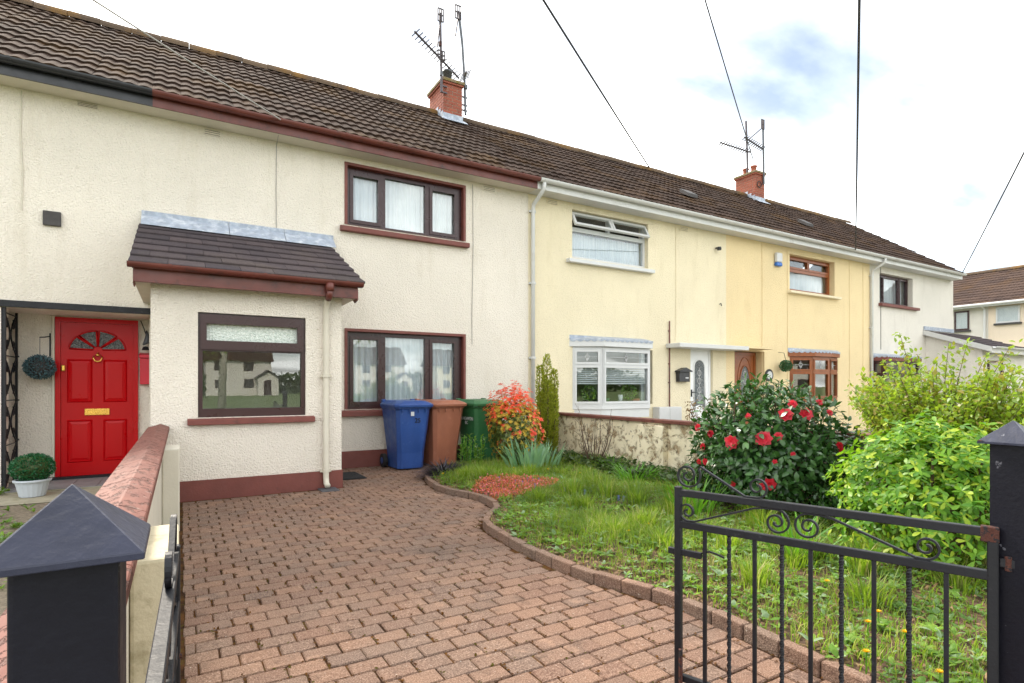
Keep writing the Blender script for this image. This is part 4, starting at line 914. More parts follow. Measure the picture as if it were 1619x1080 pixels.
MB().tube([(12.36, 8.597, 1.50), (12.36, 8.57, 1.50)], [.15, .15], 20).obj('plate', 'mailbox', t_); MB().tube([(12.36, 8.568, 1.50), (12.36, 8.562, 1.50)], [.10, .10], 20).obj('plate_face', 'plastic_white', t_)
t_ = thing('wall_lantern', 'black lantern plaque on yellow wall below the plate', 'lantern', (12.4, 8.55, 1.0))
B(12.26, 12.52, 8.55, 8.598, .82, 1.26).obj('plaque', 'mailbox', t_, bevel=.02, seg=2); B(12.32, 12.46, 8.54, 8.549, .92, 1.12).obj('plaque_face', 'plastic_white', t_)

# ------------------------------------------------------------------ beige end house
h = thing('terraced_house', 'pale beige end house with dark window frame and lean-to porch', 'house', (19.5, YF, 0), 'terraced houses in the row')
WU = (17.5, 19.44, 3.655, 4.54)
shell(h, XE, XF, 'beige', [WU, (17.3, 19.2, .9, 1.95)], (False, True))
roof(h, XE, XF - .2, singles=False); soffit(h, XE, XF - .15, 'white_gutter', 'white_gutter'); gutter(h, XE, XF - .13, 8.225, 4.885, .06, 'white_gutter')
wn = window(h, *WU, 8.74, 'brown_frame', [(17.57, 17.95, 3.73, 4.46), (18.03, 18.85, 3.73, 4.46), (18.95, 19.36, 3.73, 4.46)], sash=(0, 2), sillm='brown_paint', sill=(17.44, 19.66, 8.49, 8.74, 3.565, 3.652))
curtain(wn, 17.55, 19.4, 3.7, 4.5, 8.9, 18, .015)
bay(h, [(17.1, 8.599), (17.15, 8.30), (19.15, 8.30), (19.2, 8.599)], .9, 1.95, 'brown_frame', 'brown_paint', [(.97, 1.5), (1.6, 1.88)], (.3, 'beige'), (1.96, 2.12), leads=False)
pipe(h, [(17.05, 8.225, 4.83), (17.05, 8.24, 4.72), (17.0, 8.40, 4.60), (16.98, 8.53, 4.52), (16.98, 8.545, 4.4), (16.98, 8.545, 0.0)], .036, 'white_gutter', [(16.98, 8.545, 4.38), (16.98, 8.545, 2.9)])
MB().tube([(17.55, 8.592, 4.7), (17.56, 8.592, 2.3)], .006, 6).obj('wall_cable', 'slate_dark', h)
lp = MB().box(20.25, 20.4, 7.15, 8.598, -.05, 2.35).box(20.4, 23.4, 7.15, 7.3, -.05, 2.35).box(23.25, 23.4, 7.3, 8.598, -.05, 2.35)
lp.extrude([(20.25, 7.15, 2.351), (20.25, 8.598, 2.351), (20.25, 8.598, 2.85)], (.15, 0, 0))
lpo = lp.obj('lean_to_porch', 'beige', h)
lr = MB().extrude([(20.1, 6.92, 2.36), (20.1, 8.598, 2.97), (20.1, 8.598, 2.90), (20.1, 6.92, 2.30)], (3.4, 0, 0)).obj('lean_to_roof', 'slate_dark', h)
la = math.atan2(.61, 1.678)
for k in range(6):
    for i in range(10):
        y0 = 6.9 + k * .282; z0 = 2.36 + (y0 - 6.92) * math.tan(la)
        link('flat_tile', pme, lr, T(20.13 + i * ptw - 0, y0, z0 + .008, la - .07 + rnd(-.004, .004), 0, 0))
MB().extrude([(20.085, 6.86, 2.22), (20.085, 8.597, 2.85), (20.085, 8.597, 3.0), (20.085, 6.86, 2.375)], (.02, 0, 0)).obj('bargeboard', 'white_gutter', lr)
MB().box(20.1, 23.5, 6.87, 6.895, 2.2, 2.36).obj('fascia', 'white_gutter', lr); gutter(h, 20.1, 23.5, 6.80, 2.38, .055, 'white_gutter')
MB().box(20.12, 22.14, 8.57, 8.598, 3.0, 3.12).obj('lead_flashing', 'lead', lr)
window(h, 20.6, 21.6, 1.0, 2.0, 7.10, 'brown_frame', [(20.66, 21.54, 1.06, 1.94)], depth=.045)

# far house across the side street
h = thing('house', 'pinkish cream house beyond the end of the terrace, side on', 'house', (29.5, 9, 0))
sep_y = 10.2
for y0, y1, m_ in ((sep_y, 16.0, 'beige'), (2.0, sep_y - .002, 'pink')):
    B(29.5, 36.5, y0, y1, -.05, 4.72).obj('wall', m_, h)
rf = MB()
rf.extrude([(29.15, 2, 4.70), (33.0, 2, 6.62), (36.9, 2, 4.70), (36.9, 2, 4.62), (33.0, 2, 6.50), (29.15, 2, 4.62)], (0, 14, 0)); rfo = rf.obj('roof', 'far_tile', h)
ft = MB(); fa = math.atan2(1.92, 3.85)
for k in range(13):
    for i in range(47):
        s0 = k * .33; p = Vector((29.12 + s0 * math.cos(fa), 16 - i * .298, 4.715 + s0 * math.sin(fa)))
        m = Matrix.Translation(p) @ Matrix.Rotation(-math.pi / 2, 4, 'Z') @ Matrix.Rotation(fa - .062, 4, 'X')
        ft.add([m @ v.co for v in TILE.vertices], [tuple(q.vertices) for q in TILE.polygons])
tag(ft.obj('distant_roof_tiles', 'far_tile', rfo), kind='stuff')
for i in range(31): link('ridge_tile', RIDGE, rfo, T(33.0, 15.98 - i * .45, 6.66, 0, 0, -math.pi / 2))
MB().box(29.13, 29.16, 2, 16, 4.58, 4.70).obj('fascia', 'white_gutter', h); MB().tube([(29.09, 2, 4.68), (29.09, 16, 4.68)], .055, 10).obj('gutter', 'white_gutter', h)
for y0, y1, z0, z1, fm in ((10.86, 11.4, 3.68, 4.52, 'brown_frame'), (9.15, 9.93, 3.86, 4.55, 'white_upvc')):
    wn = MB().add([(29.46, y, z) for y in (y1, y0) for z in (z0, z1)], []).box(29.46, 29.499, y0, y0 + .06, z0, z1).box(29.46, 29.499, y1 - .06, y1, z0, z1).box(29.46, 29.499, y0 + .06, y1 - .06, z0, z0 + .07).box(29.46, 29.499, y0 + .06, y1 - .06, z1 - .07, z1).obj('window', fm, h)
    B(29.475, 29.48, y0 + .06, y1 - .06, z0 + .07, z1 - .07).obj('pane', 'glass', wn)
    mb = MB(); nn = 24
    for i in range(nn + 1):
        yy = y0 + .06 + (y1 - y0 - .12) * i / nn; mb.v += [(29.49 + .004 * math.sin(i * 1.7), yy, z0 + .07), (29.49 + .004 * math.sin(i * 1.7), yy, z1 - .07)]
    mb.f = [(2 * i, 2 * i + 2, 2 * i + 3, 2 * i + 1) for i in range(nn)]; mb.obj('curtain', 'net', wn)
    B(29.40, 29.499, y0 - .06, y1 + .06, z0 - .08, z0 - .002).obj('sill', 'slate_dark', wn)
MB().tube([(29.1, 10.3, 4.64), (29.4, 10.3, 4.5), (29.43, 10.3, 4.3), (29.43, 10.3, 0)], .045, 10).obj('downpipe', 'white_gutter', h)
#--PART3--
# ------------------------------------------------------------------ aerials and overhead wires
def yagi(parent, a, b, n, ln, mat='mast', zig=False):
    a = Vector(a); b = Vector(b); MB().tube([a, b], .024, 6).obj('boom', mat, parent)
    d = (b - a).normalized(); sd_ = d.cross(Vector((0, 0, 1))).normalized(); up = sd_.cross(d)
    for i in range(n):
        p = a + (b - a) * ((i + .3) / n)
        if zig: MB().tube([p - sd_ * ln * .4 - up * .05, p + sd_ * ln * .4 + up * .05], .016, 5).obj('element', mat, parent)
        else: MB().tube([p - sd_ * ln * .5 - up * ln * .25, p + sd_ * ln * .5 + up * ln * .25], .011, 5).obj('element', mat, parent)
def grid_panel(parent, cx, cy, cz, wd, hg, mat='mast'):
    mb = MB()
    for i in range(4): mb.tube([(cx - wd / 2 + wd * i / 3, cy, cz - hg / 2), (cx - wd / 2 + wd * i / 3, cy, cz + hg / 2)], .016, 5)
    for i in range(3): mb.tube([(cx - wd / 2, cy, cz - hg / 2 + hg * i / 2), (cx + wd / 2, cy, cz - hg / 2 + hg * i / 2)], .016, 5)
    mb.obj('reflector_grid', mat, parent)
t_ = thing('television_aerial', 'aerial mast with long slanting boom beside the near chimney', 'aerial', (4.96, 11.7, 7.7))
MB().tube([(4.965, 11.45, 7.72), (4.955, 11.45, 8.4), (4.93, 11.45, 9.45)], .030, 8).obj('mast', 'mast', t_)
grid_panel(t_, 4.93, 11.42, 9.40, .13, .28); grid_panel(t_, 4.93, 11.38, 8.5, .16, .18)
yagi(t_, (4.17, 11.0, 8.56), (5.60, 11.9, 8.42), 15, .20)
MB().tube([(4.93, 11.45, 9.25), (4.84, 11.40, 8.65)], .015, 5).obj('stay', 'mast', t_)
B(4.92, 4.98, 11.41, 11.47, 8.08, 8.17).obj('junction_box', 'flue', t_); B(4.90, 4.96, 11.41, 11.47, 8.72, 8.82).obj('clamp', 'rust', t_)
for z in (7.72, 7.86): B(4.94, 5.1, 11.44, 11.47, z, z + .03).obj('wall_bracket', 'mast', t_)
t_ = thing('television_aerial', 'taller pale aerial mast fixed to far side of near chimney', 'aerial', (5.6, 11.6, 7.5))
MB().tube([(5.60, 11.55, 7.42), (5.575, 11.55, 8.2), (5.52, 11.55, 9.0), (5.425, 11.55, 9.72)], .030, 8).obj('mast', 'flue', t_)
grid_panel(t_, 5.40, 11.52, 9.68, .14, .3); MB().tube([(5.41, 11.55, 9.55), (5.32, 11.5, 9.1)], .016, 5).obj('stay', 'mast', t_)
yagi(t_, (5.50, 11.3, 8.25), (5.68, 11.8, 8.35), 5, .22); B(5.56, 5.63, 11.5, 11.57, 8.0, 8.09).obj('junction_box', 'flue', t_)
for z in (7.5, 7.62, 7.8): B(5.49, 5.64, 11.54, 11.57, z, z + .03).obj('wall_bracket', 'mast', t_)
t_ = thing('television_aerial', 'aerial with zigzag boom above the far chimney pots', 'aerial', (15.95, 11.7, 8.1))
MB().tube([(16.0, 11.9, 8.1), (15.99, 11.9, 8.9), (15.93, 11.9, 9.9)], .032, 8).obj('mast', 'mast', t_)
yagi(t_, (14.55, 11.8, 8.86), (16.15, 11.9, 8.93), 13, .22, zig=True)
t_ = thing('television_aerial', 'pale aerial mast on front face of the far chimney', 'aerial', (16.3, 11.4, 7.7))
MB().tube([(16.22, 11.45, 7.75), (16.2, 11.45, 8.6), (16.17, 11.45, 9.70)], .032, 8).obj('mast', 'flue', t_)
grid_panel(t_, 16.12, 11.42, 9.65, .14, .3); yagi(t_, (15.05, 11.3, 8.95), (16.28, 11.5, 8.9), 11, .22, zig=True)
MB().tube([(15.4, 11.4, 9.0), (16.12, 11.42, 9.55)], .018, 5).obj('stay', 'mast', t_)
for k in range(5): MB().tube([(16.22, 11.3, 8.9 + k * .09), (16.5, 11.35, 8.98 + k * .09)], .004, 5).obj('element', 'mast', t_)
MB().tube([(16.02 + .10 * math.cos(a * .5), 11.47, 7.72 + .10 * math.sin(a * .5)) for a in range(14)], .012, 6).obj('coiled_cable', 'cable', t_)
t_ = thing('television_aerial', 'tiny aerial showing over the far end of the roof', 'aerial', (21.2, 13.5, 6))
MB().tube([(23.6, 14.0, 5.9), (23.6, 14.0, 7.32)], .02, 6).obj('mast', 'mast', t_); yagi(t_, (22.7, 13.9, 7.05), (23.65, 14.0, 7.2), 5, .2)

PT = Vector((-27.8, -14.9, 7.28))
def wire(label, end, r, mat, sag=.35):
    e = Vector(end); pts = [PT + (e - PT) * (i / 24) - Vector((0, 0, sag * 4 * (i / 24) * (1 - i / 24))) for i in range(25)]
    tag(MB().tube(pts, r, 6).obj('overhead_wire', mat), label, 'wire', 'overhead telephone wires')
wire('black overhead wire running down to the ridge between the two chimneys', (11.67, 11.9, 7.5), .018, 'cable')
wire('black overhead wire running down to the far chimney', (15.9, 11.6, 8.5), .013, 'cable')
wire('nearly vertical black wire meeting the gutter of the warm yellow house', (15.42, 8.17, 4.86), .015, 'cable')
wire('slanting wire meeting the far gutter corner of the end house', (21.75, 8.2, 4.88), .013, 'cable')
wire('thin pale wire crossing the near roof above the porch', (1.174, 8.17, 4.86), .010, 'grey_cable')
t_ = thing('telegraph_pole', 'brown timber telegraph pole carrying the overhead wires', 'pole', (-27.8, -14.9, 0))
MB().tube([(-27.8, -14.9, -.1), (-27.8, -14.9, 7.6)], [.15, .11], 12).obj('pole_shaft', 'bark', t_); B(-28.0, -27.6, -15.0, -14.8, 7.2, 7.32).obj('wire_ring', 'flue', t_)

# ------------------------------------------------------------------ garden walls
gw = thing('garden_wall', 'low cream wall with flaking pinkish brown coping beside red door path', 'wall', (-.2, 4, 0))
B(-.255, -.135, .95, 6.98, -.05, .766).obj('wall_body', 'smooth_cream', gw)
y = .95
while y < 6.9:
    y2 = min(y + .67, 6.98)
    MB().extrude([(-.292, y, .766), (-.098, y, .766), (-.098, y, .806), (-.135, y, .822), (-.18, y, .838), (-.225, y, .822), (-.292, y, .806)], (0, y2 - y - .002, 0)).obj('coping_stone', 'coping', gw, bevel=.004); y = y2
for y0, y1, zt in ((2.06, 2.56, .70), (5.60, 6.0, .70)):
    MB().extrude([(-.134, y0, -.05), (-.004, y0, -.05), (-.004, y1, -.05), (-.134, y1, -.05)], (0, 0, .05 + zt)).obj('pilaster', 'aged_cream' if y0 < 3 else 'smooth_cream', gw, bevel=.012, seg=2)
fw_ = thing('garden_wall', 'low front wall with pinkish coping behind the near gate post', 'wall', (-1.8, .9, 0))
B(-4.5, -.30, .80, .92, -.05, .60).obj('wall_body', 'smooth_cream', fw_)
for i in range(6): MB().extrude([(-4.5 + i * .7, .765, .602), (-4.5 + i * .7, .955, .602), (-4.5 + i * .7, .955, .645), (-4.5 + i * .7, .86, .672), (-4.5 + i * .7, .765, .645)], (.697, 0, 0)).obj('coping_stone', 'coping', fw_)
gw = thing('garden_wall', 'stained cream wall with peeling paint and flat brown coping behind flowers', 'wall', (5.5, 4.6, 0))
B(5.452, 5.56, .66, 8.577, -.05, .748).obj('wall_body', 'dirty_wall', gw)
y = .66
while y < 8.5:
    y2 = min(y + .62, 8.577); MB().box(5.405, 5.605, y, y2 - .003, .749, .793).obj('coping_stone', 'coping', gw, bevel=.005); y = y2
for y0, y1 in ((5.24, 5.72), (2.3, 2.75)): B(5.36, 5.451, y0, y1, -.05, .72).obj('pilaster', 'dirty_wall', gw, bevel=.01, seg=2)

# ------------------------------------------------------------------ gate posts and gates
def post(cx, cy, label):
    t_ = thing('gate_post', label, 'gate post', (cx, cy, 0), 'steel gate posts')
    a, b = .0415, .0625
    B(cx - a, cx + a, cy - a, cy + a, -.05, 1.076).obj('post_shaft', 'post_paint', t_, bevel=.005, seg=2)
    MB().add([(cx - b, cy - b, 1.072), (cx + b, cy - b, 1.072), (cx + b, cy + b, 1.072), (cx - b, cy + b, 1.072), (cx - b, cy - b, 1.079), (cx + b, cy - b, 1.079), (cx + b, cy + b, 1.079), (cx - b, cy + b, 1.079), (cx, cy, 1.140)],
             [(3, 2, 1, 0), (0, 1, 5, 4), (1, 2, 6, 5), (2, 3, 7, 6), (3, 0, 4, 7), (4, 5, 8), (5, 6, 8), (6, 7, 8), (7, 4, 8)]).obj('post_cap', 'cap_paint', t_, bevel=.0010, seg=1)
    return t_
post(-.0915, .6965, 'navy black square steel post with pyramid cap, nearest the camera')
pr_ = post(2.032, .645, 'black square steel post with pyramid cap beside the yellow green shrub')
MB().add([(1.9685, .708, 1.0795), (1.985, .708, 1.0797), (1.972, .70, 1.083), (1.9685, .69, 1.0797)], [(0, 1, 2), (0, 2, 3)]).obj('rust_patch', 'rust', pr_)

def build_gate(label, hinge, free, flip):
    """leaf in local x (0 hinge .. Lg free), z up"""
    hx, hy = hinge; d = Vector((free[0] - hx, free[1] - hy, 0)); Lg = d.length; an = math.atan2(d.y, d.x)
    root = tag(link('garden_gate', None, None, T(hx, hy, 0, 0, 0, an)), label, 'gate', 'pair of garden gates')
    M0 = T(hx, hy, 0, 0, 0, an)
    def put(mb, nm, mt='black_iron', sm=False, bv=0): mb.v = [tuple(M0 @ Vector(q)) for q in mb.v]; return mb.obj(nm, mt, root, sm, bv)
    s = .0125
    put(B(0, .026, -s, s, .07, .835), 'stile', bv=.003); put(B(Lg - .026, Lg, -s, s, .07, .845), 'stile', bv=.003)
    r_ = s - .0012
    put(B(.012, Lg - .012, -r_, r_, .808, .834), 'top_rail', bv=.002); put(B(.012, Lg - .012, -r_, r_, .686, .712), 'middle_rail', bv=.002); put(B(.012, Lg - .012, -r_, r_, .09, .116), 'bottom_rail', bv=.002)
    put(B(-.001, .04, -s - .001, s + .001, .795, .838), 'rusty_corner', 'rust', bv=.002)
    nb = 9
    for i in range(nb):
        x = .027 + (Lg - .054) * (i + 1) / (nb + 1); mb = MB()
        if i % 2 == 1:                               # twisted bar
            n = 60; hw = .0062
            for k in range(n + 1):
                z = .117 + (.685 - .117) * k / n; a = k * .55
                mb.v += [(x + hw * 1.3 * math.cos(a + q * math.pi / 2), hw * 1.3 * math.sin(a + q * math.pi / 2), z) for q in range(4)]
            mb.f += [(k * 4 + q, k * 4 + (q + 1) % 4, k * 4 + 4 + (q + 1) % 4, k * 4 + 4 + q) for k in range(n) for q in range(4)]
        else: mb.box(x - .0062, x + .0062, -.0062, .0062, .117, .685)
        put(mb, 'bar')
    def flat(pts, nm='scroll', wd=.012, th=.0062):
        mb = MB(); P = [Vector((x, 0, z)) for x, z in pts]; n = len(P)
        for i, p in enumerate(P):
            t = (P[min(i + 1, n - 1)] - P[max(i - 1, 0)]).normalized(); q = Vector((-t.z, 0, t.x))
            mb.v += [p + q * th / 2 - Vector((0, wd / 2, 0)), p + q * th / 2 + Vector((0, wd / 2, 0)), p - q * th / 2 + Vector((0, wd / 2, 0)), p - q * th / 2 - Vector((0, wd / 2, 0))]
        mb.f += [(i * 4 + k, i * 4 + (k + 1) % 4, i * 4 + 4 + (k + 1) % 4, i * 4 + 4 + k) for i in range(n - 1) for k in range(4)] + [(3, 2, 1, 0), tuple((n - 1) * 4 + k for k in range(4))]
        put(mb, nm)
    # scroll above the top rail, at the free end
    c1x, c1z, r1 = Lg - .050, .892, .054
    s1 = scroll(c1x, c1z, r1, 1.9, R(120), 1, 50, .16)         # curls in from the straight bar
    c2x, c2z, r2 = Lg - .062 - .245, .875, .038
    s2 = scroll(c2x, c2z, r2, 1.5, R(270), -1, 36, .18)
    flat([(Lg - .262, .838), (Lg - .10, .929)] + s1[2:]); flat([(Lg - .262, .8365)] + s2)
    # a pair of S scrolls between top and middle rail
    xm = Lg * .56
    for sg in (-1, 1):
        c3x, c3z, r3 = xm + sg * .050, .760, .0455
        s3 = scroll(c3x, c3z, r3, 1.75, math.pi / 2, sg, 46, .16)
        s4 = scroll(xm + sg * .372, .751, .036, 1.5, math.pi * 1.5, sg, 36, .18)
        flat(s3[::-1] + [(c3x + sg * .04, c3z + r3 - .001), (c3x + sg * .075, c3z + r3 - .007), (xm + sg * .345, .7165)] + s4)
    flat([(Lg - .105, .60), (Lg - .135, .612), (Lg - .16, .608), (Lg - .19, .60)], 'latch_ring', .006)
    put(B(Lg - .105, Lg + .028, -.008, .008, .578, .602), 'latch', bv=.002)
    put(MB().tube([(Lg - .06, -.012, .590), (Lg - .06, -.017, .590)], .006, 8), 'latch_bolt', 'rust')
    for z in (.74, .2):
        put(B(-.035, -.001, -.006, .006, z - .012, z + .012), 'hinge_plate', bv=.002)
        put(MB().lathe([(.009, -.02), (.009, .02)], (-.02, 0, z), 10), 'hinge_pin', 'rust')
    put(MB().tube([(Lg - .03, .02, .05), (Lg - .03, .02, .22)], .008, 8), 'drop_bolt', 'rust')
    return root
build_gate('black wrought iron gate with scrolls, half open in front of flower bed', (1.985, .662), (1.672, 1.568), False)
build_gate('black iron gate folded back flat along the cream garden wall', (-.036, .685), (-.012, 1.62), True)

# ------------------------------------------------------------------ wheelie bins
def wheelie_bin(label, mat, cx, cy, rz, text=None, sticker=False, council=False, tx=0.0):
    M0 = T(cx, cy, 0, 0, 0, rz)
    root = tag(link('wheelie_bin', None, None, M0), label, 'bin', 'wheelie bins by the window')
    def put(mb, nm, mt=mat, sm=False, bv=0, par=None, sg=2): mb.v = [tuple(M0 @ Vector(q)) for q in mb.v]; return mb.obj(nm, mt, par or root, sm, bv, sg)
    def ring(wf, wb, yf, yb, z, ch=.05):
        return [(-wf + ch, yf, z), (wf - ch, yf, z), (wf, yf + ch, z), (wb, yb, z), (-wb, yb, z), (-wf, yf + ch, z)]
    prof = [(.205, .20, -.245, .20, .02), (.212, .21, -.262, .215, .25), (.245, .24, -.315, .26, .62), (.265, .262, -.345, .285, .88), (.272, .268, -.35, .29, .90), (.285, .278, -.365, .30, .905), (.285, .278, -.365, .30, .935)]
    mb = MB(); rings = [ring(*p) for p in prof]
    for q in rings: mb.v += q
    n = 6
    for i in range(len(rings) - 1): mb.f += [(i * n + k, i * n + (k + 1) % n, (i + 1) * n + (k + 1) % n, (i + 1) * n + k) for k in range(n)]
    mb.f += [tuple(range(n - 1, -1, -1)), tuple((len(rings) - 1) * n + k for k in range(n))]
    body = put(mb, 'bin_body', bv=.012)
    for x in (-.19, -.08, .06, .17): put(B(x, x + .012, -.372, -.352, .845, .90), 'rib', par=body)
    lid = MB()
    lr_ = [(.300, .285, -.40, .31, .925, .05), (.305, .288, -.408, .315, .965, .05), (.28, .27, -.375, .29, .985, .06), (.22, .22, -.30, .22, 1.018, .08)]
    for q in lr_: lid.v += ring(*q[:5], q[5])
    for i in range(3): lid.f += [(i * n + k, i * n + (k + 1) % n, (i + 1) * n + (k + 1) % n, (i + 1) * n + k) for k in range(n)]
    lid.f += [tuple(range(n - 1, -1, -1)), tuple(3 * n + k for k in range(n))]
    lo = put(lid, 'lid', bv=.008)
    put(MB().tube([(-.2, .30, 1.0), (-.2, .355, 1.005), (.2, .355, 1.005), (.2, .30, 1.0)], .016, 8), 'handle', sm=True)
    for x in (-.235, .235): put(B(x - .03, x + .03, .25, .335, .985, 1.035), 'hinge', bv=.01, par=lo)
    for x in (-.255, .255):
        w1 = MB(); w1.tube([(x - .028, .235, .105), (x - .028, .235, .105), (x + .028, .235, .105), (x + .028, .235, .105)], [.06, .103, .103, .06], 22); wh = put(w1, 'wheel', 'rubber')
        put(MB().tube([(x - .031, .235, .105), (x + .031, .235, .105)], .05, 14), 'hub', par=wh)
    put(MB().tube([(-.25, .235, .105), (.25, .235, .105)], .012, 8), 'axle', 'mast')
    def lettering(s_, x, y, z, size, mt, rot=0, tilt=0.0):
        cu = bpy.data.curves.new('lettering', 'FONT'); cu.body = s_; cu.size = size; cu.extrude = .0008; cu.offset = size * .012; cu.align_x = 'CENTER'; cu.materials.append(MAT[mt])
        tmp = bpy.data.objects.new('lettering', cu); COL.objects.link(tmp); bpy.context.view_layer.update(); me_ = bpy.data.meshes.new_from_object(tmp); bpy.data.objects.remove(tmp)
        link('lettering', me_, body, M0 @ Matrix.Translation((x, y, z)) @ Matrix.Rotation(rot, 4, 'Z') @ Matrix.Rotation(R(90) - tilt, 4, 'X'))
    fy_ = lambda z: -.315 - (z - .62) * (.03 / .26)
    if text:
        z, size = text[1], text[2]; lettering(text[0], tx, fy_(z) - .008, z, size, 'ink', 0, -.10)
    if sticker: 
        st_ = put(B(-.05, .0, -.3475, -.3445, .80, .86), 'sticker', 'plastic_white', par=body)
    if council:
        lettering('CRAIGAVON', -.270, -.05, .70, .075, 'plastic_white', -math.pi / 2, -.06); lettering('BC', -.266, -.05, .635, .075, 'plastic_white', -math.pi / 2, -.06)
    return root
wheelie_bin('blue wheelie bin with small white sticker under the lid', 'bin_blue', 2.935, 8.14, R(2), ('25', .70, .095), True, tx=.06)
wheelie_bin('brown wheelie bin between the blue and green bins', 'bin_brown', 3.51, 8.20, R(5))
wheelie_bin('green wheelie bin with large black number, partly behind red shrub', 'bin_green', 4.17, 8.08, R(2), ('25', .655, .16), False, True, tx=.0)

# ------------------------------------------------------------------ plants
CAMV = Vector((0, 0, CAM_H))
def nearest_first(lv, n):
    """split a list of leaf matrices into the n nearest the viewer side and the rest"""
    lv.sort(key=lambda m: (m.translation - CAMV).length); return lv[:n], lv[n:]
def leaf_mesh(name, mat, wd=.5, fold=.18, curl=.25, obovate=False):
    if obovate:                                         # widest towards the tip
        pr = [(0, .03), (.25, .28), (.5, .44), (.72, .5), (.9, .32), (1.0, .02)]; mb = MB()
        for t, w_ in pr: mb.v += [(-w_ * wd, t, w_ * wd * fold - curl * .35 * t * t), (0, t, -curl * .35 * t * t), (w_ * wd, t, w_ * wd * fold - curl * .35 * t * t)]
        for i in range(5): mb.f += [(i * 3, i * 3 + 1, i * 3 + 4, i * 3 + 3), (i * 3 + 1, i * 3 + 2, i * 3 + 5, i * 3 + 4)]
        return mb.mesh(name, mat, True)
    return MB().leaf(Vector((0, 0, 0)), Vector((0, 1, 0)), Vector((0, 0, 1)), 1.0, wd, fold, curl).mesh(name, mat, True)
def orient(p, d, nrm, s):
    y = d.normalized(); x = y.cross(nrm); x = x.normalized() if x.length > 1e-4 else y.orthogonal().normalized(); z = x.cross(y)
    return Matrix.Translation(p) @ Matrix((x, y, z)).transposed().to_4x4() @ Matrix.Scale(s, 4)
def spread_leaves(root, lv, me, nparts, name='leaf'):
    near, rest = nearest_first(lv, nparts)
    for m in near: link(name, me, root, m)
    mb = MB(); fv = [v.co.copy() for v in me.vertices]; ff = [tuple(q.vertices) for q in me.polygons]
    for m in rest: mb.add([m @ v for v in fv], ff)
    o = mb.obj('foliage', me.materials[0], root, True); o['kind'] = 'stuff'

def blob_r(d, seed, amp=.14):
    return 1 + amp * (math.sin(3.1 * d.x + 2.3 * d.y + seed) + math.sin(4.3 * d.z - 2.7 * d.x + seed * 1.7) * .7 + math.sin(6.1 * d.y + 5.3 * d.z + seed * .6) * .5)

# camellia
t_ = thing('camellia_bush', 'dark glossy leaved bush with red camellia flowers by stained wall', 'bush', (4.85, 3.4, 0))
cc_, cr_ = Vector((4.84, 3.36, .62)), Vector((.70, .66, .60)); LM = leaf_mesh('leaf', 'camellia', .46, .12, .2); lv = []
for i in range(7200):
    d = rvec()
    if d.z < -.75: continue
    k = blob_r(d, 1.3, .10) * (rnd(.80, 1.02) if random.random() < .7 else rnd(.5, .82)); p = cc_ + Vector((d.x * cr_.x, d.y * cr_.y, d.z * cr_.z)) * k
    if p.x > 5.38: continue
    dd = (d * .55 + rvec() * .75 + Vector((0, 0, -.35))).normalized(); lv.append(orient(p, dd, (d + Vector((0, 0, .7)) + rvec() * .4), rnd(.06, .10)))
for i in range(22):                                     # upright young shoots on top
    a = rnd(0, 6.28); rr = rnd(0, .5); b = cc_ + Vector((rr * math.cos(a), rr * math.sin(a), .50 - rr * .25)); L_ = rnd(.08, .24); tip = b + Vector((rnd(-.07, .07), rnd(-.07, .07), L_))
    MB().tube([b - Vector((0, 0, .1)), tip], .004, 5).obj('shoot', 'bark', t_)
    for j in range(6): dd = Vector((rnd(-1, 1), rnd(-1, 1), .6)).normalized(); lv.append(orient(b + (tip - b) * rnd(.2, 1), dd, Vector((0, 0, 1)), rnd(.05, .08)))
spread_leaves(t_, lv, LM, 280)
for k in range(7):
    a = k * .9; MB().tube([(4.85 + .05 * math.cos(a), 3.38 + .05 * math.sin(a), 0), (4.85 + .2 * math.cos(a), 3.38 + .2 * math.sin(a), .35), (4.85 + .45 * math.cos(a), 3.38 + .42 * math.sin(a), .75)], [.022, .016, .008], 7).obj('stem', 'bark', t_)
def camellia_flower(p, r, facing):
    mb = MB(); f = facing.normalized(); sx = f.orthogonal().normalized(); sy = f.cross(sx)
    for ringk, (n, rr, tilt) in enumerate(((7, 1.0, .25), (6, .78, .6), (5, .5, 1.0), (4, .28, 1.5))):
        for i in range(n):
            a = 2 * math.pi * i / n + ringk * .5 + rnd(-.15, .15); d = (sx * math.cos(a) + sy * math.sin(a)) + f * tilt
            mb.leaf(p + f * .008 * ringk, d, f * 1.0 - (sx * math.cos(a) + sy * math.sin(a)) * tilt, r * rr * rnd(.9, 1.1), r * rr * 1.0, .1, .3)
    return mb
FL = [(4.223, 3.3, 0.738, 0.058), (4.358, 3.081, 0.778, 0.062), (4.542, 2.995, 0.985, 0.055), (4.761, 2.947, 0.987, 0.052), (4.65, 3.001, 1.077, 0.04), (4.314, 2.99, 0.405, 0.05), (4.457, 3.01, 0.8, 0.035), (4.348, 3.784, 0.832, 0.035), (4.315, 3.605, 0.785, 0.035), (4.342, 3.717, 0.654, 0.03), (4.258, 3.616, 0.525, 0.03), (4.295, 3.722, 0.51, 0.025), (4.295, 3.35, 0.359, 0.03), (4.331, 3.213, 0.97, 0.025), (5.038, 2.899, 0.994, 0.03), (4.361, 2.975, 0.587, 0.022), (4.476, 2.883, 0.659, 0.02), (4.874, 2.717, 0.728, 0.03), (4.96, 2.946, 1.085, 0.03), (4.868, 2.698, 0.687, 0.025), (4.309, 3.028, 0.384, 0.04)]
for (fx, fy2, fz, r_) in FL:                            # on the bush's surface
    best = Vector((fx, fy2, fz)); q = best - cc_
    camellia_flower(best, r_ * 1.22, (q.normalized() + (CAMV - best).normalized() * .6)).obj('flower', 'flower_red', t_, True)

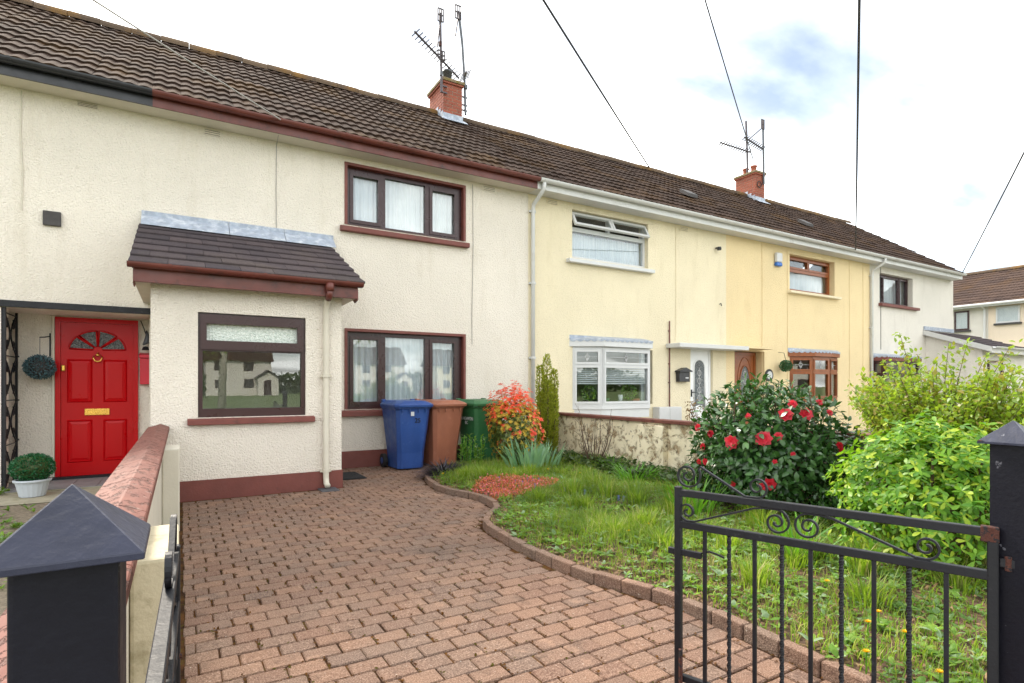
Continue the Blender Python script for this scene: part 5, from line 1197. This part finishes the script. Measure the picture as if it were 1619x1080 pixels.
# choisya (yellow green) in front of the far post
t_ = thing('choisya_shrub', 'bushy bright green shrub with clustered oval leaves beside the far post', 'shrub', (4.24, 1.74, 0))
cc2, cr2 = Vector((4.24, 1.74, .56)), Vector((.58, .56, .50)); LM = leaf_mesh('leaf', 'choisya', .42, .12, .4, True); lv = []
for i in range(2700):
    d = rvec()
    if d.z < -.6: continue
    k = blob_r(d, 4.1, .16) * (1 + .10 * math.sin(9 * d.x + 7 * d.z + 2) * math.sin(8 * d.y - 5 * d.z)) * (rnd(.76, 1.06) if random.random() < .72 else rnd(.5, .8)) * (rnd(1.0, 1.16) if random.random() < .12 else 1); p = cc2 + Vector((d.x * cr2.x, d.y * cr2.y, d.z * cr2.z)) * k
    if p.z < .06 or p.x > 5.4: continue
    ax = (d + Vector((0, 0, .8)) + rvec() * .35).normalized(); sx = ax.orthogonal().normalized(); sy = ax.cross(sx); ns = random.choice((3, 3, 5, 6)); s0 = rnd(.034, .062)
    for j in range(ns):
        a = 2 * math.pi * j / ns + rnd(-.25, .25); dd = sx * math.cos(a) + sy * math.sin(a) + ax * rnd(-.5, .7); lv.append(orient(p, dd, ax + rvec() * .5, s0 * rnd(.8, 1.15)))
spread_leaves(t_, lv, LM, 280)
for k in range(9):
    a = k * .7; e = Vector((4.24 + .38 * math.cos(a), 1.74 + .36 * math.sin(a), .8)); MB().tube([(4.24 + .05 * math.cos(a), 1.74 + .05 * math.sin(a), 0), (4.24 + .2 * math.cos(a), 1.74 + .18 * math.sin(a), .35), e], [.018, .013, .006], 6).obj('stem', 'bark', t_)

# low dark shrub between, at the foot of the wall
t_ = thing('low_shrub', 'low dark leaved shrub at wall foot between camellia and gate post', 'shrub', (4.5, 2.6, 0))
LM = leaf_mesh('leaf', 'camellia', .5, .1, .2); lv = []
for i in range(700):
    d = rvec(); d.z = abs(d.z); p = Vector((4.62, 2.62, .06)) + Vector((d.x * .42, d.y * .35, d.z * .34)) * rnd(.4, 1.0)
    lv.append(orient(p, (d + rvec() * .8 + Vector((0, 0, .2))), Vector((0, 0, 1)) + rvec() * .4, rnd(.035, .06)))
spread_leaves(t_, lv, LM, 60)

# arching shrub with long shoots
t_ = thing('arching_shrub', 'tall loose shrub with long arching twigs and small lime leaves', 'shrub', (4.95, 2.05, 0))
LM = leaf_mesh('leaf', 'arching', .55, .12, .2); lv = []
shoots = []
for i in range(150):
    a = rnd(0, 2 * math.pi); reach = rnd(.3, 1.15); top = rnd(1.12, 1.50); base = Vector((5.0 + .1 * math.cos(a), 2.0 + .12 * math.sin(a), .05))
    e = Vector((5.0 + math.cos(a) * reach * .62, 2.0 + math.sin(a) * reach * .85, top - reach * .20)); shoots.append((base, e))
for i in range(130):
    a = rnd(0, 2 * math.pi); reach = rnd(.5, 1.25); base = Vector((4.95, 2.0, .1))
    e = Vector((4.95 + math.cos(a) * reach * .6, 2.0 + math.sin(a) * reach * .95, rnd(.85, 1.32))); shoots.append((base, e))
for e in ((5.076, 2.342, 1.674), (4.732, 2.546, 1.332), (4.738, 2.426, 1.228), (5.188, 2.044, 1.561), (5.197, 1.806, 1.475), (5.36, 1.71, 1.546), (4.977, 2.401, 1.42), (5.088, 2.219, 1.492), (4.629, 2.49, 1.162), (5.316, 1.968, 1.586)):
    shoots.append((Vector((5.0, 2.05, .3)), Vector(e)))
shoots = [q for q in shoots if q[1].y < q[1].x / 1.86]
for base, e in shoots:
    mid = base + (e - base) * .5 + Vector((0, 0, .22)); pts = [base * (1 - t) ** 2 + mid * 2 * t * (1 - t) + e * t * t for t in [k / 10 for k in range(11)]]
    MB().tube(pts, [.006 - .00045 * k for k in range(11)], 5).obj('twig', 'bark', t_)
    for k in range(3, 11):
        for j in range(17):
            p = pts[k - 1] + (pts[k] - pts[k - 1]) * rnd(0, 1); dd = (pts[k] - pts[k - 1]).normalized() * .5 + rvec(); q = p + rvec() * rnd(0, .075)
            if q.y < q.x / 1.80: lv.append(orient(q, dd, Vector((0, 0, 1)) + rvec() * .5, rnd(.028, .054)))
spread_leaves(t_, lv, LM, 220)

# pieris, with bright new growth
t_ = thing('pieris_shrub', 'shrub with bright red and yellow young leaves beside green bin', 'shrub', (4.28, 7.2, 0))
pcs = Vector((4.27, 7.16, .68)); pcr = Vector((.40, .38, .52)); mbs = {'pieris_red': [], 'pieris_yellow': [], 'pieris_green': []}
for i in range(2100):
    d = rvec(); k = blob_r(d, 2.2, .12) * rnd(.7, 1.03); p = pcs + Vector((d.x * pcr.x, d.y * pcr.y, d.z * pcr.z)) * k
    if p.z < .08: continue
    up_ = d.z * .75 + rnd(-.42, .42) + (k - .9) * 2.0
    kind = 'pieris_red' if up_ > .42 or random.random() < .06 else 'pieris_yellow' if up_ > -.15 else 'pieris_green'
    ax = (d + Vector((0, 0, .6))).normalized(); sx = ax.orthogonal().normalized(); sy = ax.cross(sx)
    for j in range(8):
        a = 2 * math.pi * j / 8 + rnd(-.3, .3); mbs[kind].append(orient(p, sx * math.cos(a) + sy * math.sin(a) + ax * rnd(0, .7), ax, rnd(.026, .046)))
for kind, lst in mbs.items(): spread_leaves(t_, lst, leaf_mesh('leaf', kind, .34, .1, .25), 60)
for k in range(6):
    a = k * 1.05; MB().tube([(4.27, 7.16, 0), (4.27 + .1 * math.cos(a), 7.16 + .1 * math.sin(a), .4), (4.27 + .25 * math.cos(a), 7.16 + .25 * math.sin(a), .85)], [.02, .014, .006], 6).obj('stem', 'bark', t_)

# columnar golden yew
t_ = thing('columnar_yew', 'narrow upright golden green yew against the wall corner', 'shrub', (5.16, 7.6, 0)); mb = MB()
cols = [(0, 0, 1.74, .11), (-.12, .03, 1.56, .10), (.13, -.02, 1.5, .10), (.02, .1, 1.4, .08), (-.05, -.10, 1.32, .09), (.15, .06, 1.25, .08), (-.15, -.03, 1.15, .08), (.06, -.13, 1.1, .09)]
for ox, oy, tp, rr in cols:
    MB().tube([(5.16 + ox * .3, 7.6 + oy * .3, 0), (5.16 + ox, 7.6 + oy, tp * .5), (5.16 + ox * 1.1, 7.6 + oy * 1.1, tp)], [.02, .012, .004], 6).obj('stem', 'bark', t_)
    for i in range(1500):
        z = rnd(.06, tp); k = math.sqrt(max(0, 1 - ((z / tp) ** 3))) * .9 + .1; a = rnd(0, 6.28); q = rr * k * math.sqrt(rnd(.2, 1))
        p = Vector((5.16 + ox * (.5 + .5 * z / tp) + q * math.cos(a), 7.6 + oy * (.5 + .5 * z / tp) + q * math.sin(a), z))
        mb.leaf(p, Vector((math.cos(a) * .7, math.sin(a) * .7, rnd(.5, 1.4))), rvec(), rnd(.03, .055), .015, .1)
o = mb.obj('foliage', 'yew', t_); o['kind'] = 'stuff'

# strap leaved clumps
def strap_mesh(name, mat, bend, wd, n=6):
    mb = MB()
    for i in range(n + 1):
        t = i / n; w_ = wd * (1 - t ** 2.2) * (.75 + .5 * min(1, t * 3)) * .5; y_ = bend * t ** 2.2; z_ = t * (1 - .25 * bend * t)
        mb.v += [(-w_, y_ - .003, z_), (0, y_ + .012 * (1 - t), z_), (w_, y_ - .003, z_)]
    for i in range(n): mb.f += [(i * 3, i * 3 + 1, i * 3 + 4, i * 3 + 3), (i * 3 + 1, i * 3 + 2, i * 3 + 5, i * 3 + 4)]
    return mb.mesh(name, mat, True)
def strap_clump(name, label, cat, cx, cy, rx, ry, n, h0, h1, mat, bends, wd, lean):
    t_ = thing(name, label, cat, (cx, cy, 0)); ms = [strap_mesh('leaf', mat, b, wd) for b in bends]
    for i in range(n):
        a = rnd(0, 6.28); q = math.sqrt(rnd(0, 1)); x, y_ = cx + rx * q * math.cos(a), cy + ry * q * math.sin(a); h_ = rnd(h0, h1)
        m = Matrix.Translation((x, y_, bed_h(x, y_) - .02)) @ Matrix.Rotation(a - math.pi / 2 + rnd(-.7, .7), 4, 'Z') @ Matrix.Rotation(-lean * q + rnd(-.12, .12), 4, 'X') @ Matrix.Scale(h_, 4)
        link('leaf', random.choice(ms), t_, m)
strap_clump('iris_clump', 'clump of upright grey green sword leaves below the red shrub', 'plant', 4.32, 6.68, .40, .22, 85, .30, .52, 'iris', (.08, .2, .35), .085, .32)
strap_clump('daylily_clump', 'bright green tuft of narrow leaves near the stained wall', 'plant', 4.74, 5.08, .20, .18, 110, .22, .36, 'daylily', (.3, .55, .8), .045, .5)
strap_clump('grassy_clump', 'tall pale green leaf clump rising beside the camellia', 'plant', 4.0, 3.55, .2, .18, 46, .25, .46, 'daylily', (.12, .3, .5), .05, .25)
strap_clump('spiky_clump', 'spiky green leaf clump seen through the gate scrolls', 'plant', 3.55, 2.25, .16, .16, 44, .22, .4, 'daylily', (.12, .35, .6), .055, .4)
strap_clump('black_mondo_grass', 'mound of black grass at the kerb corner by brown bin', 'plant', 3.06, 6.98, .20, .15, 260, .20, .32, 'mondo', (.5, .8, 1.1), .045, .75)
# leafy upright perennials by the bins
t_ = thing('leafy_perennial', 'pale green leafy stems beside black grass and brown bin', 'plant', (3.62, 7.3, 0)); LM = leaf_mesh('leaf', 'weed', .36, .1, .3); lv = []
for i in range(15):
    a = rnd(0, 6.28); x, y_ = 3.62 + .24 * math.cos(a) * rnd(.3, 1), 7.25 + .12 * math.sin(a); tp = rnd(.32, .55); tx_, ty_ = x + rnd(-.06, .06), y_ + rnd(-.06, .06)
    MB().tube([(x, y_, 0), (tx_, ty_, tp)], .006, 5).obj('stem', 'daylily', t_)
    for j in range(16):
        t = rnd(.4, 1); lv.append(orient(Vector((x + (tx_ - x) * t, y_ + (ty_ - y_) * t, tp * t)), Vector((rnd(-1, 1), rnd(-1, 1), rnd(.1, 1))), Vector((0, 0, 1)), rnd(.05, .09)))
spread_leaves(t_, lv, LM, 60)
# bare twiggy shrub against the wall
t_ = thing('twiggy_shrub', 'bare brown twiggy shrub leaning on the stained wall', 'shrub', (5.1, 6.3, 0))
for i in range(26):
    a = rnd(0, 6.28); e = Vector((5.12 + .22 * math.cos(a), 6.3 + .3 * math.sin(a), rnd(.3, .95))); b = Vector((5.1 + .04 * math.cos(a), 6.3 + .04 * math.sin(a), .02)); m_ = (b + e) / 2 + rvec() * .05
    MB().tube([b, m_, e], [.007, .005, .002], 5).obj('twig', 'bark', t_)
    for j in range(3): p = m_ + (e - m_) * rnd(.1, .9); MB().tube([p, p + (rvec() * .1 + Vector((0, 0, .07)))], .0022, 4).obj('twig', 'bark', t_)
# small bare shrub in the next garden
t_ = thing('bare_shrub', 'small sparse shrub in front of the white front door', 'shrub', (9.3, 7.9, 0)); mb = MB()
for i in range(24):
    a = rnd(0, 6.28); e = Vector((9.2 + .35 * math.cos(a), 7.8 + .3 * math.sin(a), rnd(.5, .95))); MB().tube([(9.2, 7.8, 0), e], [.01, .003], 5).obj('twig', 'bark', t_)
    for j in range(9): mb.leaf(e + rvec() * .09 - Vector((0, 0, .03)), rvec(), rvec(), .05, .03)
mb.obj('foliage', 'dry', t_)['kind'] = 'stuff'

strap_clump('grassy_clump', 'dark green strappy clump at the wall foot beside the pilaster', 'plant', 5.12, 4.55, .14, .2, 60, .2, .36, 'camellia', (.3, .6, .8), .06, .5)
strap_clump('grassy_clump', 'green strappy clump at the wall foot below the bare twigs', 'plant', 5.15, 5.95, .14, .2, 60, .18, .34, 'daylily', (.3, .6, .8), .05, .5)
wf = MB()
for i in range(420):
    x, y = rnd(4.75, 5.38), rnd(4.3, 7.3); z = bed_h(x, y); s0 = rnd(.04, .10)
    for j in range(4): a = rnd(0, 6.28); wf.leaf(Vector((x, y, z + rnd(0, .12))), Vector((math.cos(a), math.sin(a), rnd(.1, 1))), Vector((0, 0, 1)), s0, s0 * .55, .1, .3)
tag(wf.obj('wall_foot_weeds', 'hedge'), 'dark leafy weeds along the foot of the stained wall', 'weeds', kind='stuff')

# ------------------------------------------------------------------ bed cover: grass, weeds, leaf litter, flowers
def dens(x, y):       # tall grass patches
    return .5 + .5 * math.sin(2.3 * x + 1.1 * y + .6) * math.cos(1.7 * y - .9 * x)
PINK = (3.22, 5.48)
def in_pink(x, y): return ((x - PINK[0]) / .50) ** 2 + ((y - PINK[1]) / .44) ** 2 < 1 + .25 * math.sin(7 * x + 5 * y)
gm = MB()
n_ = 0
while n_ < 48000:
    x, y = rnd(2.2, 5.4), rnd(.66, 7.3)
    if not in_bed(x, y): continue
    e = x - kx(y)
    if abs(x - 3.06) < .27 and abs(y - 6.98) < .24: n_ += .05; continue
    if e < .22 and random.random() > e * 3.2: n_ += .2; continue
    if in_pink(x, y) and random.random() > .12: n_ += .3; continue
    if abs(x - 4.84) < .6 and abs(y - 3.36) < .55 and random.random() > .12: n_ += .3; continue
    dn = dens(x, y) * (1 if y > 3.2 else .55 + .14 * y)
    if random.random() > .25 + .75 * dn: n_ += .3; continue
    a = rnd(0, 6.28); d = Vector((math.cos(a), math.sin(a), 0)); h_ = rnd(.035, .09) + (.12 * max(0, dn - .55) * rnd(.3, 1.6)) + (.05 if y > 6.0 else 0)
    gm.blade(Vector((x, y, bed_h(x, y) - .006)), d, h_, rnd(.0016, .0036), h_ * rnd(.2, .9), Vector((-d.y, d.x, 0))); n_ += 1
TUFT = [(rnd(2.7, 4.6), rnd(1.2, 6.3), rnd(.14, .24)) for _ in range(46)]
for tx, ty, hh in TUFT + [(3.55, 4.75, .26), (3.75, 4.45, .24), (3.3, 4.2, .2), (4.0, 4.3, .24), (3.1, 6.35, .2), (3.5, 6.3, .22), (3.9, 6.15, .2), (3.2, 3.4, .2), (2.95, 2.9, .17), (3.4, 2.9, .2), (4.1, 2.9, .22)]:
    tm = gm
    for i in range(150):
        a = rnd(0, 6.28); q = rnd(0, .2) * rnd(.3, 1); x, y = tx + q * math.cos(a), ty + q * math.sin(a)
        if not in_bed(x, y) or in_pink(x, y): continue
        d = Vector((math.cos(a + rnd(-.6, .6)), math.sin(a + rnd(-.6, .6)), 0)); h_ = hh * rnd(.55, 1.1)
        tm.blade(Vector((x, y, bed_h(x, y) - .01)), d, h_, rnd(.0025, .005), h_ * rnd(.2, .8), Vector((-d.y, d.x, 0)))
tag(gm.obj('grass', 'grass'), 'rough green grass filling the garden bed', 'grass', kind='stuff')
wm = MB(); n_ = 0
while n_ < 6500:                                         # low rosettes and clover-like weeds
    x, y = rnd(2.2, 5.4), rnd(.66, 7.2)
    if not in_bed(x, y) or in_pink(x, y): continue
    e = x - kx(y)
    if e < .12 and random.random() > .35: continue
    n_ += 1; z = bed_h(x, y) + rnd(.0, .03); k = random.choice((3, 4, 5, 6)); s0 = rnd(.018, .045) if random.random() < .85 else rnd(.045, .075); a0 = rnd(0, 6.28)
    for j in range(k):
        a = a0 + 2 * math.pi * j / k + rnd(-.3, .3); wm.leaf(Vector((x, y, z)), Vector((math.cos(a), math.sin(a), rnd(.15, .9))), Vector((0, 0, 1)), s0 * rnd(.8, 1.2), s0 * rnd(.35, .6), .1, .3)
tag(wm.obj('weeds', 'weed'), 'broad leaved weeds spreading through the grass', 'weeds', kind='stuff')
lm = MB(); n_ = 0
while n_ < 4200:
    x, y = rnd(2.2, 5.4), rnd(.66, 7.2)
    if not in_bed(x, y): continue
    if x - kx(y) > .4 and random.random() > .2: continue
    n_ += 1; lm.leaf(Vector((x, y, bed_h(x, y) + rnd(.004, .02))), Vector((rnd(-1, 1), rnd(-1, 1), rnd(-.2, .4))), Vector((0, 0, 1)) + rvec() * .5, rnd(.015, .05), rnd(.006, .022), .15, .4)
tag(lm.obj('leaf_litter', 'dry'), 'dry brown leaf litter along the kerb', 'leaf litter', kind='stuff')
pm = MB(); n_ = 0
while n_ < 2600:
    x, y = PINK[0] + rnd(-.6, .6), PINK[1] + rnd(-.55, .55)
    if not in_pink(x, y) or not in_bed(x, y): continue
    n_ += 1; pm.leaf(Vector((x, y, bed_h(x, y) + rnd(.0, .07))), rvec() + Vector((0, 0, .5)), Vector((0, 0, 1)) + rvec() * .6, rnd(.018, .035), rnd(.01, .018), .15)
tag(pm.obj('pink_ground_cover', 'pinkcover'), 'low mat of pink and red flowering ground cover near kerb', 'ground cover', kind='stuff')
DL = ['yellow dandelion in the black grass at the kerb corner', 'yellow dandelion at the foot of the sword leaves', 'yellow dandelion in front of the bare twiggy shrub', 'yellow dandelion just beyond the gate latch stile, upper of two', 'yellow dandelion just beyond the gate latch stile, lower of two', 'yellow dandelion seen high between the gate bars', 'large yellow dandelion low between the gate bars', 'yellow dandelion between gate bars nearest the black post', 'yellow dandelion between gate bars, above the large one', 'yellow dandelion lowest behind the gate', 'yellow dandelion under the red leaved shrub', 'yellow dandelion near the middle of the gate bars']
for di, (x, y) in enumerate(((2.796, 6.411), (4.124, 6.058), (4.289, 5.587), (3.162, 3.252), (2.883, 3.169), (3.088, 1.791), (2.405, 1.234), (2.746, 1.245), (2.717, 1.386), (2.473, 1.004), (3.799, 6.382), (2.882, 1.424))):
    zb = bed_h(x, y); t_ = thing('dandelion', DL[di], 'flower', (x, y, zb), 'yellow dandelions in the bed')
    MB().tube([(x, y, zb - .01), (x + .004, y, .15)], .0025, 5).obj('stem', 'daylily', t_); mb = MB()
    for i in range(26): a = i * 2.4; mb.leaf(Vector((x + .004, y, .15)), Vector((math.cos(a), math.sin(a), .25 + .05 * i)), Vector((0, 0, 1)), .022 - .0004 * i, .007, .05)
    mb.obj('flower_head', 'flower_yellow', t_)
for x, y in ((3.237, 5.759), (3.278, 5.479), (3.471, 5.516), (3.342, 5.154), (3.585, 5.449), (3.487, 4.804), (3.678, 4.179), (3.7, 4.13), (3.308, 5.363), (3.546, 5.524), (3.582, 4.581)):
    zb = bed_h(x, y); t_ = thing('grape_hyacinth', 'small blue flower spike in the grass above the pink patch', 'flower', (x, y, zb), 'small blue flower spikes in the grass')
    MB().tube([(x, y, zb - .01), (x, y, .13)], .003, 5).obj('stem', 'daylily', t_); mb = MB()
    for i in range(26): a = i * 2.4; mb.leaf(Vector((x, y, .115 + .0022 * i)), Vector((math.cos(a), math.sin(a), .2)), Vector((0, 0, 1)), .015, .011, .2)
    mb.obj('flower_head', 'flower_blue', t_)
# weeds in the next garden to the other side of the wall
wm = MB()
for i in range(900):
    x, y = rnd(-2.4, -.32), rnd(4.5, 7.6)
    if random.random() > .2 + .8 * (math.sin(3 * x + 2 * y) > .1): continue
    k = 5; s0 = rnd(.03, .09)
    for j in range(k): a = rnd(0, 6.28); wm.leaf(Vector((x, y, .005)), Vector((math.cos(a), math.sin(a), rnd(.3, 1.3))), Vector((0, 0, 1)), s0, s0 * .3, .1, .3)
tag(wm.obj('path_weeds', 'weed'), 'weeds growing in stony soil by the neighbouring path', 'weeds', kind='stuff')
wm = MB()
for i in range(40):
    a = rnd(0, 6.28); p = Vector((-1.78 + rnd(-.08, .08), 8.42 + rnd(-.08, .08), .01)); wm.leaf(p, Vector((math.cos(a), math.sin(a), rnd(.4, 1.4))), Vector((0, 0, 1)), rnd(.08, .16), .03, .1, .4)
tag(wm.obj('dandelion_clump', 'weed'), 'green weed clump at the foot of iron trellis', 'plant')

# ------------------------------------------------------------------ across the street, seen in the window reflections
def street_house(x0, label, wall, yb=-72.0):
    h = thing('semi_detached_house', label, 'house', (x0 + 4, yb, 0), 'houses across the green'); x1 = x0 + 8.2; Y = yb
    B(x0, x1, Y - 7, Y, -.06, 4.9).obj('wall', wall, h)
    MB().extrude([(x0 - .3, Y + .4, 4.75), (x0 - .3, Y - 3.5, 7.8), (x0 - .3, Y - 7.4, 4.75)], (8.8, 0, 0)).obj('roof', 'far_tile', h)
    for cx_ in (x0 + 1.7, x0 + 5.2):
        for z0 in (1.0, 3.4):
            wn = B(cx_ - .65, cx_ + .65, Y + .001, Y + .05, z0, z0 + 1.2).obj('window', 'brown_frame', h); B(cx_ - .55, cx_ + .55, Y + .051, Y + .056, z0 + .1, z0 + 1.1).obj('pane', 'slate_dark', wn)
    pc_ = MB().extrude([(x1 - 2.0, Y + .001, -.05), (x1 + .6, Y + .001, -.05), (x1 + .6, Y + .001, 2.3), (x1 - .7, Y + .001, 3.2), (x1 - 2.0, Y + .001, 2.3)], (0, 2.0, 0)).obj('porch', wall, h)
    MB().extrude([(x1 - 2.25, Y + .0, 2.22), (x1 - .7, Y + .0, 3.3), (x1 + .85, Y + .0, 2.22), (x1 + .85, Y, 2.36), (x1 - .7, Y + .0, 3.46), (x1 - 2.25, Y + .0, 2.36)], (0, 2.25, 0)).obj('porch_roof', 'slate_dark', pc_)
    B(x1 - 1.2, x1 - .3, Y + 2.002, Y + 2.04, 0, 2.0).obj('porch_door', 'brown_frame', pc_)
for i, (x0, lab, wl) in enumerate(((3.0, 'white house with gabled porch reflected in the porch window', 'beige'), (24.0, 'cream house with gabled porch across the green', 'cream'), (38.0, 'pale yellow house farthest along across the green', 'yellow_pale'), (-12.0, 'pinkish house across the green opposite the red door', 'pink'))): street_house(x0, lab, wl)
def birch(x, y, hgt, label, seed):
    random.seed(seed); t_ = thing('birch_tree', label, 'tree', (x, y, 0), 'birch trees on the green')
    MB().tube([(x, y, -.1), (x + .1, y, hgt * .35), (x - .05, y + .1, hgt * .7), (x, y, hgt)], [.19, .15, .09, .02], 10).obj('trunk', 'birch', t_, True)
    mb = MB()
    for i in range(22):
        z = rnd(hgt * .28, hgt * .92); a = rnd(0, 6.28); rr = (hgt - z) * .35 + .6; e = Vector((x + rr * math.cos(a), y + rr * math.sin(a), z + rr * .5)); MB().tube([(x, y, z), (Vector((x, y, z)) + e) / 2 + Vector((0, 0, .25)), e], [.05, .03, .008], 6).obj('limb', 'bark', t_)
        for j in range(70):
            p = Vector((x, y, z)) + (e - Vector((x, y, z))) * rnd(.35, 1.05) + Vector((rnd(-.5, .5), rnd(-.5, .5), rnd(-.7, .35))); mb.leaf(p, rvec() + Vector((0, 0, -.6)), rvec(), rnd(.10, .2), .1)
    mb.obj('crown', 'birch_leaf', t_)['kind'] = 'stuff'
birch(1.7, -16.0, 9.0, 'birch with pale trunk standing nearest on the green opposite', 11)
birch(8.0, -24.0, 9.5, 'second birch farther back on the green opposite', 12)
birch(13.5, -34.0, 9.0, 'third birch beside the far fence on the green', 13)
random.seed(21)
t_ = thing('hedge', 'dark hedge running along the far side of the green', 'hedge', (-14, -45, 0)); mb = MB()
for i in range(5200): mb.leaf(Vector((rnd(-22, 2), -46 + rnd(-.8, .8), rnd(0, 2.3))), rvec(), rvec(), .3, .2)
mb.obj('foliage', 'hedge', t_)['kind'] = 'stuff'
t_ = thing('hedge', 'tree hedge behind the far houses across the green', 'hedge', (30, -90, 0)); mb = MB()
for i in range(9000): x = rnd(-60, 110); mb.leaf(Vector((x, -88 + rnd(-3, 3), rnd(0, 1) * (4.2 + 1.2 * math.sin(x * .3)))), rvec(), rvec(), 1.0, .7)
mb.obj('foliage', 'hedge', t_)['kind'] = 'stuff'
t_ = thing('street_lamp', 'slim grey street lamp post across the road', 'street lamp', (.0, -30, 0))
MB().tube([(-.2, -30, 0), (-.2, -30, 7.6)], [.09, .05], 10).obj('lamp_column', 'flue', t_); MB().lathe([(.05, 0), (.28, .12), (.2, .2), (.02, .24)], (-.2, -30, 7.55), 14).obj('lamp_head', 'flue', t_)
